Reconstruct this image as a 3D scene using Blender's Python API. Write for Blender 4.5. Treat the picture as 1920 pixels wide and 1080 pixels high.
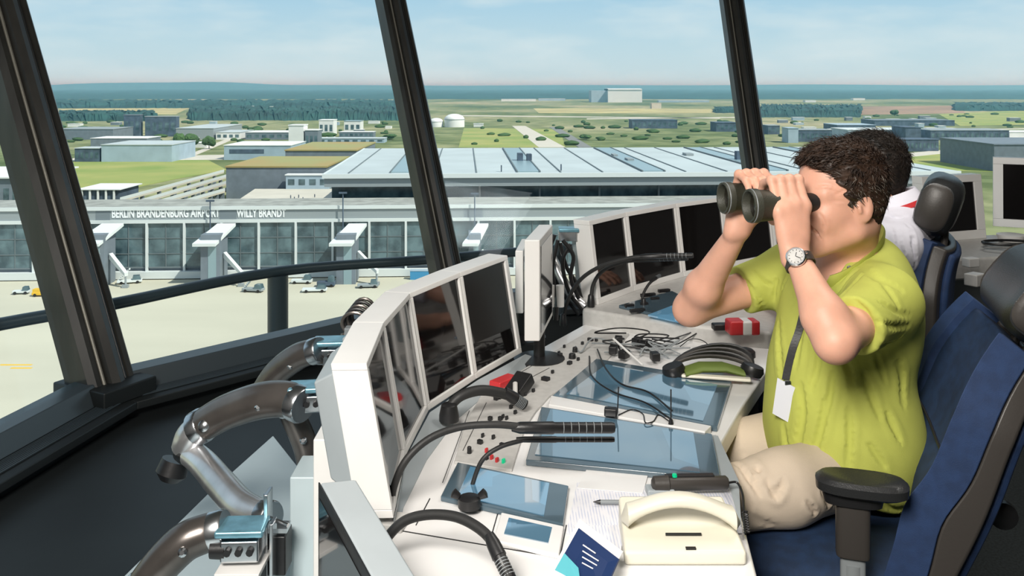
import bpy, bmesh, math, random
import numpy as np
from mathutils import Vector, Matrix, noise
for o in list(bpy.data.objects): bpy.data.objects.remove(o, do_unlink=True)
random.seed(7)
scene = bpy.context.scene
COL = scene.collection
FPX = 1700.0; HOR = 160.0; CZ = 1.5; GR = -66.5
def R(d): return math.radians(d)
# ------------------------------------------------------------ camera
cd = bpy.data.cameras.new('camera'); cam = bpy.data.objects.new('camera', cd); COL.objects.link(cam)
cam.location = (0, 0, CZ); cam.rotation_euler = (R(90), 0, 0)
cd.sensor_width = 36; cd.lens = FPX/1920*36; cd.shift_y = -(540-HOR)/1920
cd.clip_start = 0.05; cd.clip_end = 90000
scene.camera = cam
scene.view_settings.view_transform = 'Standard'; scene.view_settings.look = 'None'
scene.view_settings.gamma = 1; scene.view_settings.use_curve_mapping = False
scene.view_settings.exposure = 0.0
scene.cycles.max_bounces = 10; scene.cycles.transparent_max_bounces = 16
scene.cycles.volume_bounces = 0
# ------------------------------------------------------------ sky
w = bpy.data.worlds.new('sky'); scene.world = w; w.use_nodes = True
nt = w.node_tree; nt.nodes.clear(); N = nt.nodes.new; Lk = nt.links.new
out = N('ShaderNodeOutputWorld'); bg = N('ShaderNodeBackground'); Lk(bg.outputs[0], out.inputs[0])
tc = N('ShaderNodeTexCoord'); sp = N('ShaderNodeSeparateXYZ'); Lk(tc.outputs['Generated'], sp.inputs[0])
rp = N('ShaderNodeValToRGB'); Lk(sp.outputs[2], rp.inputs[0])
rp.color_ramp.elements[0].position = 0.0; rp.color_ramp.elements[0].color = (.66,.78,.82,1)
e = rp.color_ramp.elements.new(.045); e.color = (.58,.74,.82,1)
e = rp.color_ramp.elements.new(.10); e.color = (.44,.66,.82,1)
e = rp.color_ramp.elements.new(.35); e.color = (.47,.60,.72,1)
rp.color_ramp.elements[-1].position = 1; rp.color_ramp.elements[-1].color = (.22,.36,.58,1)
mp = N('ShaderNodeMapping'); Lk(tc.outputs['Generated'], mp.inputs[0]); mp.inputs['Scale'].default_value = (3.2,3.2,13)
nz = N('ShaderNodeTexNoise'); nz.inputs['Scale'].default_value = 2.1; nz.inputs['Detail'].default_value = 6; nz.inputs['Roughness'].default_value = .55
Lk(mp.outputs[0], nz.inputs['Vector'])
cr = N('ShaderNodeValToRGB'); cr.color_ramp.elements[0].position = .44; cr.color_ramp.elements[0].color = (0,0,0,1)
cr.color_ramp.elements[1].position = .74; cr.color_ramp.elements[1].color = (.75,.75,.75,1)
Lk(nz.outputs[0], cr.inputs[0])
mx = N('ShaderNodeMixRGB'); Lk(cr.outputs[0], mx.inputs[0]); Lk(rp.outputs[0], mx.inputs[1]); mx.inputs[2].default_value = (.80,.86,.88,1)
Lk(mx.outputs[0], bg.inputs[0]); bg.inputs[1].default_value = 1.0
# ------------------------------------------------------------ sun, camera flash and added fill light
sd = bpy.data.lights.new('sun', 'SUN'); sun = bpy.data.objects.new('sun', sd); COL.objects.link(sun)
sd.energy = 5.2; sd.angle = R(.6); sd.color = (1,.95,.86)
sun.rotation_euler = Vector((-.60,.38,-.80)).to_track_quat('-Z','Y').to_euler()
def area(name, loc, tgt, size, power, col=(1,1,1)):
    d = bpy.data.lights.new(name, 'AREA'); o = bpy.data.objects.new(name, d); COL.objects.link(o)
    d.energy = power; d.size = size; d.color = col; o.location = loc
    o.rotation_euler = (Vector(tgt)-Vector(loc)).to_track_quat('-Z','Y').to_euler()
    return o
area('photo_flash', (-.55,-.25,2.45), (.35,2.0,.85), .75, 105, (1,.95,.88))
area('overhead_fill_light', (1.3,2.2,3.05), (1.3,2.2,0), .9, 26, (1,.95,.88))  # unseen fill added overhead to brighten the shaded white shirt

# ------------------------------------------------------------ pixel helpers: a photo pixel onto a horizontal plane / a depth
def on(px, py, z):
    Y = FPX*(CZ-z)/(py-HOR); return Vector(((px-960)/FPX*Y, Y, z))
def at(px, py, Y):
    return Vector(((px-960)/FPX*Y, Y, CZ-(py-HOR)*Y/FPX))
# ------------------------------------------------------------ object helpers
def tag(o, label=None, cat=None, group=None, kind=None):
    if label: o['label'] = label
    if cat: o['category'] = cat
    if group: o['group'] = group
    if kind: o['kind'] = kind
    return o
def empty(name, loc=(0,0,0), rz=0, label=None, cat=None, group=None):
    o = bpy.data.objects.new(name, None); COL.objects.link(o); o.location = loc; o.rotation_euler = (0,0,rz)
    o.empty_display_size = .05
    return tag(o, label, cat, group)
def copy_tree(o, parent=None):
    c = o.copy(); COL.objects.link(c)
    if parent: c.parent = parent
    for ch in [x for x in bpy.data.objects if x.parent == o]: copy_tree(ch, c)
    return c
class MB:
    """collects shapes into one mesh"""
    def __init__(s): s.v = []; s.f = []; s.m = []
    def add(s, vs, fs, mi=0):
        b = len(s.v); s.v += [tuple(v) for v in vs]; s.f += [tuple(b+i for i in f) for f in fs]; s.m += [mi]*len(fs); return s
    def hexa(s, a, b, mi=0):   # two quads a (front), b (back), same order
        return s.add(list(a)+list(b), [(0,1,2,3),(7,6,5,4),(0,4,5,1),(1,5,6,2),(2,6,7,3),(3,7,4,0)], mi)
    def box(s, c, d, rz=0, mi=0, M=None):
        x,y,z = d[0]/2, d[1]/2, d[2]/2
        vs = [Vector(p) for p in ((-x,-y,-z),(x,-y,-z),(x,y,-z),(-x,y,-z),(-x,-y,z),(x,-y,z),(x,y,z),(-x,y,z))]
        rot = M if M is not None else Matrix.Rotation(rz,3,'Z')
        vs = [rot@v+Vector(c) for v in vs]
        return s.add(vs, [(3,2,1,0),(4,5,6,7),(0,1,5,4),(1,2,6,5),(2,3,7,6),(3,0,4,7)], mi)
    def b2(s, p, q, mi=0):
        return s.box([(p[i]+q[i])/2 for i in range(3)], [abs(q[i]-p[i]) for i in range(3)], 0, mi)
    def prism(s, pts, z0, z1, mi=0):   # polygon (x,y) extruded
        n = len(pts); a = sum(pts[i][0]*pts[(i+1)%n][1]-pts[(i+1)%n][0]*pts[i][1] for i in range(n))
        if a < 0: pts = pts[::-1]
        z0f = z0 if callable(z0) else (lambda x,y: z0); z1f = z1 if callable(z1) else (lambda x,y: z1)
        vs = [(p[0],p[1],z0f(p[0],p[1])) for p in pts]+[(p[0],p[1],z1f(p[0],p[1])) for p in pts]
        return s.add(vs, [tuple(range(n))[::-1], tuple(range(n,2*n))]+[(i,(i+1)%n,n+(i+1)%n,n+i) for i in range(n)], mi)
    def plate(s, quad, t, mi=0):   # planar polygon with thickness t along -normal
        q = [Vector(p) for p in quad]; nrm = (q[1]-q[0]).cross(q[-1]-q[0]).normalized()*t
        n = len(q); vs = q+[p-nrm for p in q]
        return s.add(vs, [tuple(range(n)), tuple(range(n,2*n))[::-1]]+[(i,n+i,n+(i+1)%n,(i+1)%n) for i in range(n)], mi)
    def tube(s, pts, r, seg=12, mi=0, cap=True):
        P = [Vector(p) for p in pts]; n = len(P); rr = r if isinstance(r,(list,tuple)) else [r]*n
        T = [(P[min(i+1,n-1)]-P[max(i-1,0)]).normalized() for i in range(n)]
        u = T[0].orthogonal().normalized(); vs = []
        for i in range(n):
            u = (u-T[i]*u.dot(T[i])).normalized(); v = T[i].cross(u)
            for k in range(seg):
                a = 2*math.pi*k/seg; vs.append(P[i]+(u*math.cos(a)+v*math.sin(a))*rr[i])
        fs = [(i*seg+k, i*seg+(k+1)%seg, (i+1)*seg+(k+1)%seg, (i+1)*seg+k) for i in range(n-1) for k in range(seg)]
        if cap: fs += [tuple(range(seg))[::-1], tuple(range((n-1)*seg, n*seg))]
        return s.add(vs, fs, mi)
    def lathe(s, prof, o, ax, seg=24, mi=0):   # prof: (distance along axis, radius)
        o = Vector(o); ax = Vector(ax).normalized(); u = ax.orthogonal().normalized(); v = ax.cross(u); vs = []
        for (h,r) in prof:
            for k in range(seg):
                a = 2*math.pi*k/seg; vs.append(o+ax*h+(u*math.cos(a)+v*math.sin(a))*max(r,1e-5))
        n = len(prof)
        fs = [(i*seg+k, i*seg+(k+1)%seg, (i+1)*seg+(k+1)%seg, (i+1)*seg+k) for i in range(n-1) for k in range(seg)]
        fs += [tuple(range(seg))[::-1], tuple(range((n-1)*seg, n*seg))]
        return s.add(vs, fs, mi)
    def loft(s, secs, seg=24, ex=2.6, mi=0):   # secs: (centre, u vector, v vector) superellipse rings
        vs = []
        for (c,u,v) in secs:
            c,u,v = Vector(c),Vector(u),Vector(v)
            for k in range(seg):
                a = 2*math.pi*k/seg; ca,sa = math.cos(a),math.sin(a)
                vs.append(c+u*math.copysign(abs(ca)**(2/ex),ca)+v*math.copysign(abs(sa)**(2/ex),sa))
        n = len(secs)
        fs = [(i*seg+k, i*seg+(k+1)%seg, (i+1)*seg+(k+1)%seg, (i+1)*seg+k) for i in range(n-1) for k in range(seg)]
        fs += [tuple(range(seg))[::-1], tuple(range((n-1)*seg, n*seg))]
        return s.add(vs, fs, mi)
    def build(s, name, mats, parent=None, smooth=False, bevel=0, label=None, cat=None, group=None, kind=None, seg=2, origin=None):
        me = bpy.data.meshes.new(name)
        vv = s.v
        if origin is not None: vv = [(v[0]-origin[0], v[1]-origin[1], v[2]-origin[2]) for v in s.v]
        me.from_pydata(vv, [], s.f); me.update()
        bm = bmesh.new(); bm.from_mesh(me)
        mi = bm.faces.layers.int.get('x')
        for f, m_ in zip(bm.faces, s.m): f.material_index = m_
        bmesh.ops.recalc_face_normals(bm, faces=bm.faces); bm.to_mesh(me); bm.free()
        for m_ in (mats if isinstance(mats,(list,tuple)) else [mats]): me.materials.append(m_)
        if smooth:
            me.shade_smooth()
            me.set_sharp_from_angle(angle=R(42))
        o = bpy.data.objects.new(name, me); COL.objects.link(o)
        if origin is not None: o.location = origin
        if parent is not None: o.parent = parent
        if bevel:
            b = o.modifiers.new('bevel','BEVEL'); b.width = bevel; b.segments = seg; b.limit_method = 'ANGLE'; b.angle_limit = R(40)
            if not smooth: me.shade_smooth(); me.set_sharp_from_angle(angle=R(30))
            o.modifiers.new('wn','WEIGHTED_NORMAL')
        return tag(o, label, cat, group, kind)
def spline(pts, n=8):   # Catmull-Rom through points
    P = [Vector(p) for p in pts]; P = [P[0]*2-P[1]]+P+[P[-1]*2-P[-2]]; out = []
    for i in range(1, len(P)-2):
        for k in range(n):
            t = k/n; a,b,c,d = P[i-1],P[i],P[i+1],P[i+2]
            out.append(.5*((2*b)+(c-a)*t+(2*a-5*b+4*c-d)*t*t+(3*b-a-3*c+d)*t**3))
    out.append(P[-2]); return out
# ------------------------------------------------------------ materials
def mat(name, col, rough=.5, metal=0, var=0, vscale=20, bump=0, bscale=200, spec=.5, emis=None, estr=0, coat=0, stretch=None, ior=None, sss=0, col2=None):
    m = bpy.data.materials.new(name); m.use_nodes = True; t = m.node_tree; b = t.nodes['Principled BSDF']
    c = (*col,1); b.inputs['Base Color'].default_value = c; b.inputs['Roughness'].default_value = rough
    b.inputs['Metallic'].default_value = metal; b.inputs['Specular IOR Level'].default_value = spec
    if ior: b.inputs['IOR'].default_value = ior
    if coat: b.inputs['Coat Weight'].default_value = coat; b.inputs['Coat Roughness'].default_value = .03
    if sss: b.inputs['Subsurface Weight'].default_value = sss; b.inputs['Subsurface Radius'].default_value = (.012,.004,.002); b.inputs['Subsurface Scale'].default_value = 1
    if emis: b.inputs['Emission Color'].default_value = (*emis,1); b.inputs['Emission Strength'].default_value = estr
    co = t.nodes.new('ShaderNodeTexCoord')
    vec = co.outputs['Object']
    if stretch:
        mpn = t.nodes.new('ShaderNodeMapping'); t.links.new(vec, mpn.inputs[0]); mpn.inputs['Scale'].default_value = stretch; vec = mpn.outputs[0]
    if var or col2:
        n = t.nodes.new('ShaderNodeTexNoise'); n.inputs['Scale'].default_value = vscale; n.inputs['Detail'].default_value = 4
        t.links.new(vec, n.inputs['Vector'])
        x = t.nodes.new('ShaderNodeMixRGB'); r_ = t.nodes.new('ShaderNodeValToRGB')
        r_.color_ramp.elements[0].position = .35; r_.color_ramp.elements[1].position = .65
        t.links.new(n.outputs[0], r_.inputs[0]); t.links.new(r_.outputs[0], x.inputs[0])
        if col2: x.inputs[1].default_value = c; x.inputs[2].default_value = (*col2,1)
        else:
            x.inputs[1].default_value = (*[max(0,v*(1-var)) for v in col],1); x.inputs[2].default_value = (*[min(1,v*(1+var)) for v in col],1)
        t.links.new(x.outputs[0], b.inputs['Base Color'])
    if bump:
        n = t.nodes.new('ShaderNodeTexNoise'); n.inputs['Scale'].default_value = bscale; n.inputs['Detail'].default_value = 3
        t.links.new(vec, n.inputs['Vector']); bp = t.nodes.new('ShaderNodeBump'); bp.inputs['Strength'].default_value = bump; bp.inputs['Distance'].default_value = .002
        t.links.new(n.outputs[0], bp.inputs['Height']); t.links.new(bp.outputs[0], b.inputs['Normal'])
    return m
M = {}
M['white'] = mat('white_lacquer', (.76,.75,.73), .38, var=.03, vscale=6)
M['desk'] = mat('white_worktop', (.80,.79,.78), .32, var=.03, vscale=5, coat=.25)
M['grey'] = mat('light_grey_metal', (.36,.40,.42), .42, var=.05, vscale=8)
M['grey2'] = mat('mid_grey_metal', (.22,.24,.25), .45, var=.06, vscale=8)
M['blue_shelf'] = mat('blue_grey_laminate', (.46,.55,.58), .35, var=.04, vscale=4)
M['panel'] = mat('pale_speckled_panel', (.52,.51,.49), .45, var=.06, vscale=60)
M['black'] = mat('black_plastic', (.012,.012,.013), .4, bump=.1)
M['rubber'] = mat('black_rubber', (.018,.018,.018), .55, bump=.15)
M['dark'] = mat('dark_panel', (.010,.013,.014), .55, var=.2, vscale=3)
M['mullion'] = mat('dark_window_profile', (.028,.027,.024), .38, var=.25, vscale=14, stretch=(1,1,.1))
M['gasket'] = mat('rubber_gasket', (.012,.013,.013), .45, bump=.5, bscale=60)
M['alu'] = mat('aluminium_strip', (.22,.21,.18), .5, metal=.4, bump=.4, bscale=120)
M['rail'] = mat('slate_painted_steel', (.045,.06,.07), .35)
M['chrome'] = mat('polished_steel', (.60,.62,.64), .24, metal=1)
M['armtube'] = mat('polished_arm_casting', (.66,.66,.67), .30, metal=.85, var=.25, vscale=9)
M['darktube'] = mat('smoked_metal_tube', (.15,.135,.125), .28, metal=.7, var=.3, vscale=8)
M['screen'] = mat('black_glass_screen', (.006,.005,.005), .06, spec=.6, coat=.3)
M['touch_dark'] = mat('blue_black_bezel', (.07,.11,.14), .12, coat=.6)
M['carpet'] = mat('dark_carpet', (.045,.055,.058), .95, var=.25, vscale=120, bump=.6, bscale=400)
M['ceil'] = mat('dark_grey_ceiling', (.10,.10,.10), .8, var=.06)
M['blue'] = mat('navy_chair_fabric', (.007,.025,.070), .8, var=.2, vscale=40, bump=.4, bscale=900)
M['blue2'] = mat('blue_chair_piping_band', (.013,.036,.105), .7, var=.15, vscale=40, bump=.4, bscale=900)
M['leather'] = mat('black_leather', (.020,.021,.022), .36, bump=.25, bscale=350)
M['shell'] = mat('dark_brown_grey_shell', (.045,.040,.036), .42, bump=.1)
M['skin'] = mat('skin', (.70,.375,.265), .5, var=.08, vscale=16, bump=.12, bscale=500, sss=.12)
M['shirt'] = mat('lime_green_jersey', (.47,.50,.095), .85, var=.05, vscale=12, bump=.35, bscale=900)
M['chino'] = mat('beige_cotton', (.60,.50,.39), .85, var=.05, vscale=10, bump=.35, bscale=900)
M['hair'] = mat('dark_brown_hair', (.016,.009,.006), .5, col2=(.05,.028,.018), vscale=60, spec=.35)
M['hairgrey'] = mat('greying_hair', (.10,.085,.07), .5, col2=(.20,.18,.155), vscale=60, spec=.35)
M['hairblack'] = mat('black_hair', (.010,.008,.007), .5, col2=(.025,.018,.014), vscale=60, spec=.35)
M['shirtwhite'] = mat('white_shirt_cotton', (.80,.79,.88), .85, var=.03, bump=.3, bscale=800)
M['red'] = mat('red_plastic', (.55,.03,.035), .4)
M['cream'] = mat('cream_phone_plastic', (.72,.69,.58), .35, var=.02)
M['olive'] = mat('olive_rubber_armour', (.036,.037,.026), .5, bump=.4, bscale=500)
M['lens'] = mat('coated_lens', (.012,.009,.006), .12, spec=.4)
M['paper'] = mat('printed_paper', (.70,.72,.78), .6)
M['navy'] = mat('navy_print', (.012,.03,.10), .35)
M['teal'] = mat('teal_print', (.10,.42,.48), .4)
M['steelteal'] = mat('pale_blue_anodised', (.20,.42,.52), .3, metal=.6, var=.2, vscale=30)
M['green_led'] = mat('green_led', (.0,.25,.12), .3, emis=(.0,.6,.25), estr=.6)
M['greenpad'] = mat('olive_green_padding', (.12,.17,.03), .6)
def glass_mat(name, tint, refl=.06):
    m = bpy.data.materials.new(name); m.use_nodes = True; t = m.node_tree; t.nodes.clear()
    o = t.nodes.new('ShaderNodeOutputMaterial'); mx_ = t.nodes.new('ShaderNodeMixShader'); tr = t.nodes.new('ShaderNodeBsdfTransparent'); gl = t.nodes.new('ShaderNodeBsdfGlossy')
    lw = t.nodes.new('ShaderNodeLayerWeight'); lw.inputs[0].default_value = .5
    pw = t.nodes.new('ShaderNodeMath'); pw.operation = 'POWER'; pw.inputs[1].default_value = 4.5; t.links.new(lw.outputs['Facing'], pw.inputs[0])
    fr = t.nodes.new('ShaderNodeMath'); fr.operation = 'MULTIPLY_ADD'; fr.inputs[1].default_value = .40; fr.inputs[2].default_value = .008; t.links.new(pw.outputs[0], fr.inputs[0])
    tr.inputs[0].default_value = (*tint,1); gl.inputs['Roughness'].default_value = .01; gl.inputs[0].default_value = (.8,.9,1,1)
    t.links.new(fr.outputs[0], mx_.inputs[0]); t.links.new(tr.outputs[0], mx_.inputs[1]); t.links.new(gl.outputs[0], mx_.inputs[2]); t.links.new(mx_.outputs[0], o.inputs[0])
    return m
M['pane'] = glass_mat('window_pane_glass', (.95,.985,.985))
# operator displays: blue-grey screen glow, lighter cells painted in for reflected sky, glossy front
def display(name, base, cells, e=.5):
    m = mat(name, (.02,.03,.035), .07, spec=.7, coat=1); t = m.node_tree; b = t.nodes['Principled BSDF']
    b.inputs['Coat IOR'].default_value = 3.3
    co = t.nodes.new('ShaderNodeTexCoord'); v = t.nodes.new('ShaderNodeTexVoronoi'); v.inputs['Scale'].default_value = cells; v.feature = 'F1'; v.distance = 'CHEBYCHEV'
    t.links.new(co.outputs['Object'], v.inputs['Vector'])
    x = t.nodes.new('ShaderNodeMixRGB'); x.inputs[1].default_value = (*base,1); x.inputs[2].default_value = (*[min(1,c*2.1) for c in base],1)
    t.links.new(v.outputs['Color'], x.inputs[0]); t.links.new(x.outputs[0], b.inputs['Emission Color']); b.inputs['Emission Strength'].default_value = e
    return m
M['disp'] = display('operator_display', (.10,.21,.29), 5, .5)
M['disp2'] = display('small_operator_display', (.11,.27,.40), 9, .7)
# ============================================================ THE TOWER ROOM
NS = 11; PC = (1.326, 2.028); PR = 3.176; ST = 2*math.pi/NS; A0 = R(153.9); ZS = .30; ZT = 3.25; LEAN = math.tan(R(23.6))
corners = {}
def xat(b, n, y, lean=LEAN):
    lo, hi = ZS-.5, 5
    for _ in range(50):
        m_ = (lo+hi)/2; q = (b[0]+n[0]*lean*(m_-ZS), b[1]+n[1]*lean*(m_-ZS))
        if HOR-FPX*(m_-CZ)/q[1] > y: lo = m_
        else: hi = m_
    q = (b[0]+n[0]*lean*(lo-ZS), b[1]+n[1]*lean*(lo-ZS)); return 960+FPX*q[0]/q[1]
for k in range(-3, NS-3):
    a = A0-ST*k; n = (math.cos(a), math.sin(a)); b = [PC[0]+PR*n[0], PC[1]+PR*n[1]]
    if k in (0,1,2):   # settle the three corners in view on the photographed profiles
        bx, tx = {0:(202,-9), 1:(853,733), 2:(1450,1372)}[k]
        b[0] = (bx-960)/FPX*b[1]
        best = min((abs(xat(b,(math.cos(a+d*.004),math.sin(a+d*.004)),0)-tx), d) for d in range(-150,151))
        n = (math.cos(a+best[1]*.004), math.sin(a+best[1]*.004))
    corners[k] = (b, n)
def cpt(k, z, inset=0):
    b, n = corners[k if k in corners else (k-NS if k-NS in corners else k+NS)]
    d = LEAN*(z-ZS)-inset if z > ZS else -inset
    return Vector((b[0]+n[0]*d, b[1]+n[1]*d, z))
keys = sorted(corners)
# floor, ceiling
fl = MB(); fl.prism([tuple(cpt(k,ZS)[:2]) for k in keys], -.25, 0); fl.build('floor', M['carpet'], kind='structure')
ce = MB(); ce.prism([tuple(cpt(k,ZT+.05,-.5)[:2]) for k in keys], ZT, ZT+.35); ce.build('ceiling', M['ceil'], kind='structure')
names = ['left','left_front','front_left','front','front_right','right_front','right','back_right','back','back_left','rear_left']
for i, k in enumerate(keys):
    k2 = k+1 if k+1 in corners else keys[0]
    nm = names[i]
    m = MB()
    for (z0,z1) in ((-.25, ZS),):
        a, b = cpt(k,z0,0), cpt(k2,z0,0); c, d = cpt(k,z0,.10), cpt(k2,z0,.10)
        up = Vector((0,0,z1-z0))
        m.hexa([a,b,b+up,a+up], [c,d,d+up,c+up])
    m.build('wall_'+nm, M['dark'], kind='structure')
    glazed = (2 <= i <= 5)
    # ledge with grille
    g = MB()
    a, b, c, d = cpt(k,ZS,-.06), cpt(k2,ZS,-.06), cpt(k2,ZS,.16), cpt(k,ZS,.16)
    up = Vector((0,0,.03)); g.hexa([a,b,c,d], [a+up,b+up,c+up,d+up])
    g.build('trim_%d'%(i+1), M['dark'], kind='structure', bevel=.004)
    if glazed:
        fr = MB()
        for (z0,z1,ww) in ((ZS+.03,ZS+.10,.05),(ZT-.08,ZT,.05)):
            q0,q1,q2,q3 = cpt(k,z0,ww), cpt(k2,z0,ww), cpt(k2,z1,ww), cpt(k,z1,ww)
            p0,p1,p2,p3 = cpt(k,z0,-ww), cpt(k2,z0,-ww), cpt(k2,z1,-ww), cpt(k,z1,-ww)
            fr.hexa([q0,q1,q2,q3],[p0,p1,p2,p3])
        wf = fr.build('window_%d'%(i+1), M['rail'], kind='structure', bevel=.004)
        pn = MB(); pn.plate([cpt(k,ZS+.06), cpt(k2,ZS+.06), cpt(k2,ZT-.04), cpt(k,ZT-.04)], .012)
        pn.build('pane', M['pane'], wf)
    else:
        m = MB(); m.hexa([cpt(k,ZS,0),cpt(k2,ZS,0),cpt(k2,ZT,0),cpt(k,ZT,0)],[cpt(k,ZS,-.12),cpt(k2,ZS,-.12),cpt(k2,ZT,-.12),cpt(k,ZT,-.12)])
        m.build('wall_upper_'+nm, M['ceil'], kind='structure')
# corner profiles (mullions) : fluted section swept up the lean
def mullion(k, wd, idx):
    b, n = corners[k]; t = Vector((-n[1], n[0], 0)); nn = Vector((n[0],n[1],0))
    secs = []
    prof = [(-.5,-.35),(-.5,.30),(-.40,.42),(-.30,.42),(-.28,.36),(-.18,.36),(-.14,.50),(.0,.56),(.14,.50),(.18,.36),(.28,.36),(.30,.42),(.40,.42),(.5,.30),(.5,-.35)]
    m = MB(); P0 = []; P1 = []
    for (u,v) in prof:
        off = t*u*wd - nn*(v*wd)
        P0.append(cpt(k,ZS+.02)+off); P1.append(cpt(k,ZT)+off)
    nn_ = len(prof); m.add(P0+P1, [tuple(range(nn_)), tuple(range(nn_,2*nn_))[::-1]]+[(i,(i+1)%nn_,nn_+(i+1)%nn_,nn_+i) for i in range(nn_)])
    o = m.build('trim_%d'%idx, M['mullion'], kind='structure')
    for s in (-.23,.23):
        q = MB(); a = cpt(k,ZS+.03)+t*s*wd-nn*.39*wd; b_ = cpt(k,ZT-.01)+t*s*wd-nn*.39*wd
        q.tube([a,b_], wd*.035, 8); q.build('metal_strip' if s > 0 else 'gasket', M['alu'] if s > 0 else M['gasket'], o, smooth=True)
    # foot piece on the ledge
    ft = MB(); c = cpt(k,ZS+.03); ft.box(c+Vector((0,0,.03))-nn*.0, (.20*wd/.17,.24*wd/.17,.06), math.atan2(n[1],n[0])+math.pi/2)
    ft.build('foot', M['dark'], o, bevel=.006)
for j, k in enumerate(keys[:8]): mullion(k, {0:.20,1:.155,2:.14}.get(k,.16), 20+j)
# vent grille along the left ledge
vg = empty('trim_40'); vg['kind'] = 'structure'
for k in (-1,0):
    g = MB(); a, b = cpt(k,ZS+.032,.06), cpt(k+1,ZS+.032,.06); a2, b2 = cpt(k,ZS+.032,.13), cpt(k+1,ZS+.032,.13)
    for s in range(7):
        u0, u1 = s/7+.02, s/7+.09
        q = [a.lerp(a2,u0), b.lerp(b2,u0), b.lerp(b2,u1), a.lerp(a2,u1)]; up = Vector((0,0,.004))
        g.hexa(q, [p+up for p in q])
    g.build('vent_grille', M['rail'], vg)
dk = MB(); pp = [cpt(k,ZS,.11) for k in (-1,0,1)]
dk.prism([(p.x,p.y) for p in pp]+[(-.25,3.3),(-.66,2.46),(-.84,1.72),(-.86,1.0)], .0, .26); dk.build('trim_41', M['dark'], kind='structure', bevel=.01)
# ------------------------------------------------------------ outside gallery railing
rl = empty('gallery_railing', on(521,672,.3)*1, 0, 'dark slate steel handrail outside the windows on round posts', 'railing')
O = Vector(rl.location)
RP = [at(*p) for p in ((-700,760,3.1),(-350,680,3.4),(0,608,3.9),(208,571,4.25),(521,509,4.98),(800,487,5.38),(1095,464,5.8),(1480,452,6.02),(1900,480,5.5))]
zr = RP[4].z
RP = [Vector((p.x*(CZ-zr)/(CZ-p.z), p.y*(CZ-zr)/(CZ-p.z), zr)) for p in RP]
m = MB(); m.tube([p-O for p in spline(RP,5)], .028, 12); m.build('handrail', M['rail'], rl, smooth=True)
for i in (1,4,6,7):
    p = RP[i]-Vector((0,0,.02)); m = MB(); m.tube([p-O, Vector((p.x,p.y,-.5))-O], .056, 20); m.build('post', M['rail'], rl, smooth=True)
# gallery deck outside (hidden below the sill, carries the posts)
gd = MB()
ring0 = [cpt(k,ZS,-.02) for k in keys]; ring1 = [cpt(k,ZS,-2.1) for k in keys]
for i in range(len(keys)):
    j = (i+1)%len(keys); a,b,c,d = [Vector((v.x,v.y,-.5)) for v in (ring0[i],ring0[j],ring1[j],ring1[i])]
    dn = Vector((0,0,-.3)); gd.hexa([a,b,c,d],[a+dn,b+dn,c+dn,d+dn])
gd.build('gallery_floor', M['rail'], kind='structure')

# ============================================================ MONITOR BANKS
def bank(name, label, bots, zb, zt, leanv, thick, scr_mat, end_parts=True, fw=.011, group=None):
    """bots: list of (x,y) bottoms of facet joints"""
    root = empty(name, (bots[0][0],bots[0][1],zb), 0, label, 'monitor', group)
    o = Vector(root.location)
    B = [Vector((x,y,zb))-o for x,y in bots]
    n = len(B); nrm = []
    for i in range(n-1):
        d = (B[i+1]-B[i]).normalized(); nrm.append(Vector((-d.y,d.x,0)))     # points to the back (left of travel)
    vn = [nrm[0]]+[(nrm[i]+nrm[i+1]).normalized() for i in range(n-2)]+[nrm[-1]]
    T = [B[i]+vn[i]*leanv+Vector((0,0,zt-zb)) for i in range(n)]
    BB = [B[i]+vn[i]*thick for i in range(n)]; TB = [T[i]+vn[i]*thick for i in range(n)]
    fr = MB()
    for i in range(n-1):
        def q(u,v,back=False):
            if back: return BB[i].lerp(BB[i+1],u).lerp(TB[i].lerp(TB[i+1],u),v)
            return B[i].lerp(B[i+1],u).lerp(T[i].lerp(T[i+1],u),v)
        wdt = (B[i+1]-B[i]).length; hh = (T[i]-B[i]).length; e = fw/wdt; g = fw/hh
        l = e if i else e*1.5; r = 1-(e if i < n-2 else e*1.6)
        for (u0,u1,v0,v1) in ((0,1,0,g*1.3),(0,1,1-g*1.1,1),(0,l,g*1.3,1-g*1.1),(r,1,g*1.3,1-g*1.1)):
            fr.hexa([q(u0,v0),q(u1,v0),q(u1,v1),q(u0,v1)],[q(u0,v0,1),q(u1,v0,1),q(u1,v1,1),q(u0,v1,1)])
        s = MB(); off = nrm[i]*.006
        s.hexa([q(l,g*1.3)+off,q(r,g*1.3)+off,q(r,1-g*1.1)+off,q(l,1-g*1.1)+off],[p+nrm[i]*.02 for p in (q(l,g*1.3),q(r,g*1.3),q(r,1-g*1.1),q(l,1-g*1.1))])
        s.build('screen', scr_mat, root)
        bk = MB(); c0,c1,c2,c3 = q(.08,.08,1),q(.92,.08,1),q(.92,.92,1),q(.08,.92,1); bv = nrm[i]*.045
        bk.hexa([c0,c1,c2,c3],[c0.lerp(c2,.12)+bv,c1.lerp(c3,.12)+bv,c2.lerp(c0,.12)+bv,c3.lerp(c1,.12)+bv]); bk.build('back_cover', M['grey'], root, bevel=.004)
    fr.build('frame', M['white'], root, bevel=.0015)
    return root, B, T, o
zb1 = .775
near = [on(738,972,zb1), on(762,853,zb1), on(804,770,zb1), on(893,711,zb1), on(979,661,zb1)]
bank('monitor_bank','angled white framed bank of four dark screens left of the worktop',[(p.x,p.y) for p in near], zb1, 1.035, .045, .06, M['screen'])
zb2 = .80
far = [on(1122,572,zb2), on(1190,546,zb2), on(1283,519,zb2), on(1368,501,zb2), on(1455,484,zb2), on(1560,470,zb2)]
bank('monitor_bank','curved light grey framed bank of dark screens behind the binoculars',[(p.x,p.y) for p in far], zb2, 1.065, .035, .06, M['screen'], fw=.014)
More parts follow.
